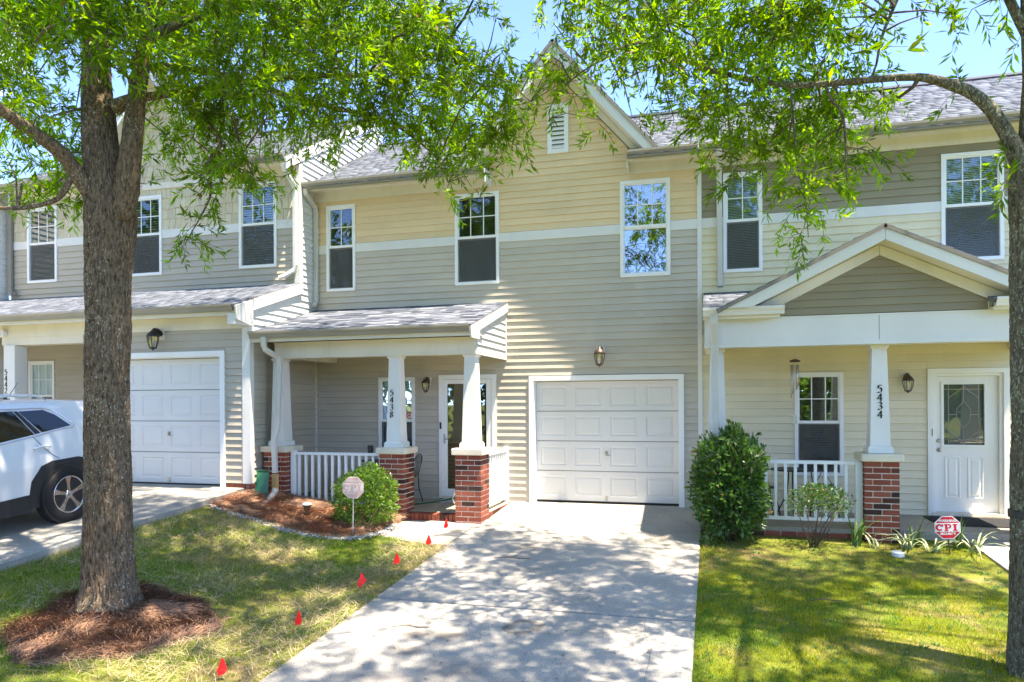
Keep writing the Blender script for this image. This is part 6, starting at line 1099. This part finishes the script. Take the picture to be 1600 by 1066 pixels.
def letters(parent, P, mat, s, z0, y):
    sq = lambda *bx: bx
    def c_poly():
        a0, a1 = RAD(38), RAD(322); o = [(.5 + .5 * math.cos(a0 + (a1 - a0) * k / 18), .5 + .5 * math.sin(a0 + (a1 - a0) * k / 18)) for k in range(19)]; i = [(.52 + .22 * math.cos(a0 + (a1 - a0) * k / 18), .5 + .27 * math.sin(a0 + (a1 - a0) * k / 18)) for k in range(19)]; return [(o, i)]
    def ext(poly, dx): part('letter', MB().prism(poly, lambda p, q, t: P(dx + p * s, z0 + (q - .5) * s, y + t), 0, .0012), mat, parent)
    o, i = c_poly()[0]; mb = MB()
    for k in range(18): mb.prism([o[k], o[k + 1], i[k + 1], i[k]], lambda p, q, t: P(-1.55 * s + p * s, z0 + (q - .5) * s, y + t), 0, .0012)
    mb.prism([(.72, .62), (1.0, .62), (1.0, 1.0), (.9, 1.0)], lambda p, q, t: P(-1.55 * s + p * s, z0 + (q - .5) * s, y + t), .0001, .0013); part('letter', mb, mat, parent)
    mb = MB(); X = -.42 * s
    for poly in ([(.0, 0), (.5, 0), (.5, .16), (.0, .16)], [(.1, .16), (.4, .16), (.4, .84), (.1, .84)], [(0, .84), (.62, .84), (.62, 1), (0, 1)], [(.62, 1), (.82, .92), (.92, .7), (.62, .84)], [(.92, .7), (.82, .46), (.62, .37), (.62, .52), (.66, .7), (.62, .84)], [(.4, .37), (.62, .37), (.62, .52), (.4, .52)]): mb.prism(poly, lambda p, q, t: P(X + p * s, z0 + (q - .5) * s, y + t), 0, .0012)
    part('letter', mb, mat, parent); mb = MB(); X = .68 * s
    for poly in ([(0, 0), (.56, 0), (.56, .16), (0, .16)], [(.12, .16), (.44, .16), (.44, .84), (.12, .84)], [(0, .84), (.56, .84), (.56, 1), (0, 1)]): mb.prism(poly, lambda p, q, t: P(X + p * s, z0 + (q - .5) * s, y + t), 0, .0012)
    part('letter', mb, mat, parent)
def text(parent, body, P, mat, size, z0, y, bold=.0):
    cu = bpy.data.curves.new('lettering', 'FONT'); cu.body = body; cu.size = size; cu.align_x = 'CENTER'; cu.align_y = 'CENTER'; cu.extrude = 0; cu.offset = bold; cu.resolution_u = 3; ob = bpy.data.objects.new('lettering', cu); COL.objects.link(ob)
    bpy.context.view_layer.update(); me = bpy.data.meshes.new_from_object(ob.evaluated_get(bpy.context.evaluated_depsgraph_get())); bpy.data.objects.remove(ob); og = Vector(ORG[parent.name])
    for v in me.vertices: v.co = Vector(P(v.co.x, z0 + v.co.y, y)) - og
    me.materials.clear(); me.materials.append(mat); link('lettering', me, parent, ORG[parent.name], kind='stuff')
def yard_sign(label, x, y, zc, r, roll, yawr, face, border, ink, post, zg, faded):
    t = thing('security_sign', label, 'yard sign', (x, y, zg), group='octagonal yard signs'); c, s = math.cos(yawr), math.sin(yawr); cr, sr = math.cos(roll), math.sin(roll)
    def P(p, q, d): a, b = p * cr - q * sr, p * sr + q * cr; return (x + c * a + s * d * 1, y + s * a - c * d, zc + b)
    part('sign_border', MB().prism(octo(r), P, -.003, .0), border, t); f = part('sign_face', MB().prism(octo(r * .93), P, .0001, .001), face, t)
    h = r * .37; e = r * .93 * math.cos(RAD(22.5)) - .001
    part('sign_band', MB().prism([(-e, -h + .006), (e, -h + .006), (e, h), (-e, h)], P, .0012, .002), border, t)
    letters(f, P, ink, r * .56, .01 * r, .0021); text(f, 'WARNING', P, border, r * .27, r * .55, .0022, .0015); text(f, 'SECURITY', P, border, r * .25, -r * .50, .0022, .0015); text(f, 'SYSTEMS', P, border, r * .13, -r * .70, .0022, .0005) if 0 else None
    part('stake', MB().tube([P(0, -r * .8, -.008), P(.004, zg - zc - .03, -.004)] if faded else [P(0, -r * .8, -.008), P(.012, zg - zc - .02, -.02)], .008, 6), post, t)
yard_sign('bright red octagonal security sign tilted among the plants at right', 2.77, -2.2, .165, .152, RAD(3), -.02, MT['signred'], MT['signwhite'], MT['signred'], MT['darkstake'], gz(2.77, -2.2), False)
yard_sign('sun faded octagonal security sign in front of the rounded bush', -4.905, -2.9, .53, .165, RAD(-1), .25, MT['fadered'], MT['fadewhite'], MT['fadered'], MT['stake'], gz(-4.9, -2.9), True)
x, y = -5.89, -2.5; z = gz(x, y) + .04; t = thing('solar_light', 'small bronze solar path light standing in the pine straw', 'garden light', (x, y, z))
part('stake', MB().tube([(x, y, z - .03), (x, y, z + .10)], .009, 8), MT['pot'], t); part('body', MB().lathe([(.02, .08), (.045, .10), (.05, .15), (.075, .17), (.078, .18)], (x, y, z), 18), MT['pot'], t, True); part('lamp_cap', MB().lathe([(.08, .18), (.075, .195), (.05, .215), (.004, .225)], (x, y, z), 18), MT['frosted'], t, True)
x, y = 2.173, -2.41; t = thing('drain_cap', 'round white plastic cap lying in the right lawn', 'drain cap', (x, y, gz(x, y))); part('cap', MB().lathe([(.07, 0), (.072, .05), (.062, .06), (.055, .052), (.004, .05)], (x, y, gz(x, y) + .005), 20), MT['plastic'], t)
t = thing('garden_hose', 'dark green hose stretched across the middle porch floor', 'hose', (-4.6, -.5, .005)); part('hose_length', MB().tube([tuple(p[:3]) for p in spline([(-4.93, -.95, .02, 0), (-4.80, -.82, .02, 0), (-4.55, -.5, .03, 0), (-4.3, -.2, .06, 0), (-4.05, -.14, .05, 0), (-3.85, -.3, .02, 0), (-3.9, -.6, .02, 0)], .05)], .014, 8), MT['hose'], t, True)
t = thing('hose_loop', 'pale looped hose leaning beside the right brick pier', 'hose', (-4.02, -.9, .005)); part('loop', MB().tube([(-3.98 + .13 * math.cos(a), -1.0 + .02 * math.sin(2 * a), .14 + .12 * math.sin(a)) for a in [k * 2 * math.pi / 24 for k in range(25)]], .009, 8), MT['hosewhite'], t, True)
t = thing('plastic_tray', 'dark green plastic tray leaning in the corner beside the downspout', 'tray', (-7.08, -1.95, .15)); og = (-7.12, -1.9)
def tq(u, v, d): return (-7.16 + u * .2 + v * .10, -1.87 - v * .22 - d * .6 + .0, .62 - v * .46 + d * .3)
part('tray_shell', MB().loft([[tq(u, v, dd) for u, v, dd in ring] for ring in ([(0, 0, .02), (1, 0, .02), (1.05, 1, .02), (-.05, 1, .02)], [(-.05, -.02, .06), (1.05, -.02, .06), (1.12, 1.02, .07), (-.12, 1.02, .07)], [(-.02, 0, .06), (1.02, 0, .06), (1.09, 1.0, .07), (-.09, 1.0, .07)], [(.03, .03, .03), (.97, .03, .03), (1.02, .97, .03), (-.02, .97, .03)])]), MT['greenplastic'], t)
x, y, z = 1.138, -1.2, 0; t = thing('wind_chime', 'metal wind chime hanging from the right porch ceiling by the window', 'wind chime', (x, y, 1.42)); part('cord', MB().tube([(x, y, 2.80), (x, y, 2.42)], .003, 5), MT['stake'], t)
for k in range(3): a = 2.1 * k; part('cord', MB().tube([(x, y, 2.42), (x + .05 * math.cos(a), y + .05 * math.sin(a), 2.30)], .002, 4), MT['stake'], t)
part('disc', MB().lathe([(.02, .03), (.065, .012), (.075, 0), (.07, -.012), (.01, -.014)], (x, y, 2.29), 18), MT['wood'], t, True)
for k in range(6): a = 2 * math.pi * k / 6; l = (.3, .36, .42, .47, .40, .33)[k]; part('chime_tube', MB().tube([(x + .05 * math.cos(a), y + .05 * math.sin(a), 2.24), (x + .05 * math.cos(a), y + .05 * math.sin(a), 2.24 - l)], .0085, 8), MT['chime'], t, True)
part('cord', MB().tube([(x, y, 2.28), (x, y, 1.52)], .002, 4), MT['stake'], t); part('sail', MB().prism([(-.025, -.07), (.025, -.07), (.03, .04), (0, .07), (-.03, .04)], lambda p, q, d: (x + p, y + d, 1.47 + q), -.004, .004), MT['chime'], t)
t = thing('doormat', 'dark mat on the right porch before the white front door', 'doormat', (3.6, -.75, .004)); part('mat', MB().cbox(3.0, 4.15, -1.02, -.22, .002, .018, .006), MT['mat'], t)
t = thing('doormat', 'small grey mat at the middle storm door', 'doormat', (-4.25, -.3, .004)); part('mat', MB().cbox(-4.62, -3.9, -.5, -.1, .006, .022, .006), MT['flex'], t)
t = thing('black_box', 'small black box standing on the white porch rail by the window', 'box', (-5.30, -1.57, .926)); part('case', MB().cbox(-5.345, -5.265, -1.60, -1.54, .926, 1.05, .008), MT['black'], t)
def cafe_chair(label, cx, cy, z, rz, scroll, group):
    t = thing('cafe_chair', label, 'chair', (cx, cy, z), rz, group); r = .009; B = MT['blackiron']
    part('seat', MB().lathe([(.01, .44), (.19, .445), (.205, .45), (.19, .462), (.01, .458)], (0, 0, 0), 24), B, t, True)
    for sx in (-1, 1):
        part('leg', MB().tube([(.14, sx * .13, .445), (.17, sx * .17, .2), (.21, sx * .2, 0)], r, 6), B, t, True)
        part('leg', MB().tube([(-.25, sx * .19, .0), (-.19, sx * .16, .25), (-.18, sx * .15, .45), (-.22, sx * .175, .65), (-.25, sx * .16, .76)], r, 6), B, t, True)
    part('back_frame', MB().tube([tuple(p[:3]) for p in spline([(-.22, -.175, .65, 0), (-.25, -.165, .75, 0), (-.265, -.11, .815, 0), (-.27, 0, .84, 0), (-.265, .11, .815, 0), (-.25, .165, .75, 0), (-.22, .175, .65, 0)], .03)], r, 6), B, t, True)
    if scroll:
        for sx in (-1, 1): part('scroll', MB().tube([(-.19, sx * .12, .46), (-.215, sx * .05, .56), (-.23, sx * .02, .66), (-.24, sx * .07, .72), (-.25, sx * .11, .70), (-.24, sx * .09, .65)], .006, 5), B, t, True)
        part('medallion', MB().lathe([(.06, -.006), (.066, 0), (.06, .006)], (-.262, 0, .765), 16, 'x'), MT['bronze'], t)
    else:
        for k in range(5): y = -.1 + .05 * k; part('back_bar', MB().tube([(-.185, y * .9, .46), (-.222, y, .65), (-.262, y, .82 - abs(y) * .2)], .0055, 5), B, t, True)
    part('stretcher', MB().tube([(-.20, -.17, .2), (.17, -.17, .2), (.17, .17, .2), (-.2, .17, .2)], .006, 5), B, t)
def cafe_table(label, cx, cy, z, group):
    t = thing('cafe_table', label, 'table', (cx, cy, z), group=group); B = MT['blackiron']; part('tabletop', MB().lathe([(.01, .70), (.30, .70), (.31, .71), (.30, .722), (.01, .722)], (cx, cy, z), 28), B, t)
    for k in range(3): a = 2.1 * k + .5; part('leg', MB().tube([(cx + .05 * math.cos(a), cy + .05 * math.sin(a), z + .70), (cx + .08 * math.cos(a), cy + .08 * math.sin(a), z + .35), (cx + .26 * math.cos(a), cy + .26 * math.sin(a), z)], .01, 6), B, t, True)
G1 = 'black cafe furniture on the middle porch'; G2 = 'black cafe furniture on the right porch'
cafe_chair('black metal chair with barred back seen right of the numbered middle pier', -5.13, -.62, .004, math.pi, False, G1); cafe_chair('black metal chair behind the white railing of the middle porch', -6.15, -.62, .004, 0, False, G1); cafe_table('small round black table between the two middle porch chairs', -5.65, -.55, .004, G1)
cafe_chair('black chair with scrolled arched back under the right porch window', 1.62, -.42, .002, -math.pi / 2 - .1, True, G2); cafe_chair('black chair half hidden by the tall dark bush', .72, -.85, .002, .2, True, G2); cafe_table('low round black table between the two right porch chairs', 1.14, -.75, .002, G2)
for x, y, s, lab in ((-2.74, -5.85, 1, 'dry forked twig lying low on the driveway near the lawn flags'), (-2.42, -3.45, 1.3, 'longer dry twig lying on the upper driveway'), (1.1, -4.3, .9, 'pale bent twig lying on the right lawn')):
    z = (drz(y) if x < -.2 else gz(x, y) + .02) + .006; t = thing('fallen_twig', lab, 'twig', (x, y, z), group='twigs fallen from the oaks'); part('stick', MB().tube([(x - .17 * s, y - .05, z), (x - .05 * s, y + .02, z + .008), (x + .08 * s, y, z + .004), (x + .18 * s, y + .04, z)], [.003, .006, .006, .003], 5), MT['twig'], t); part('side_shoot', MB().tube([(x - .04 * s, y + .02, z + .006), (x + .02 * s, y + .09, z + .012), (x + .03 * s, y + .16, z)], [.004, .003, .002], 5), MT['twig'], t)
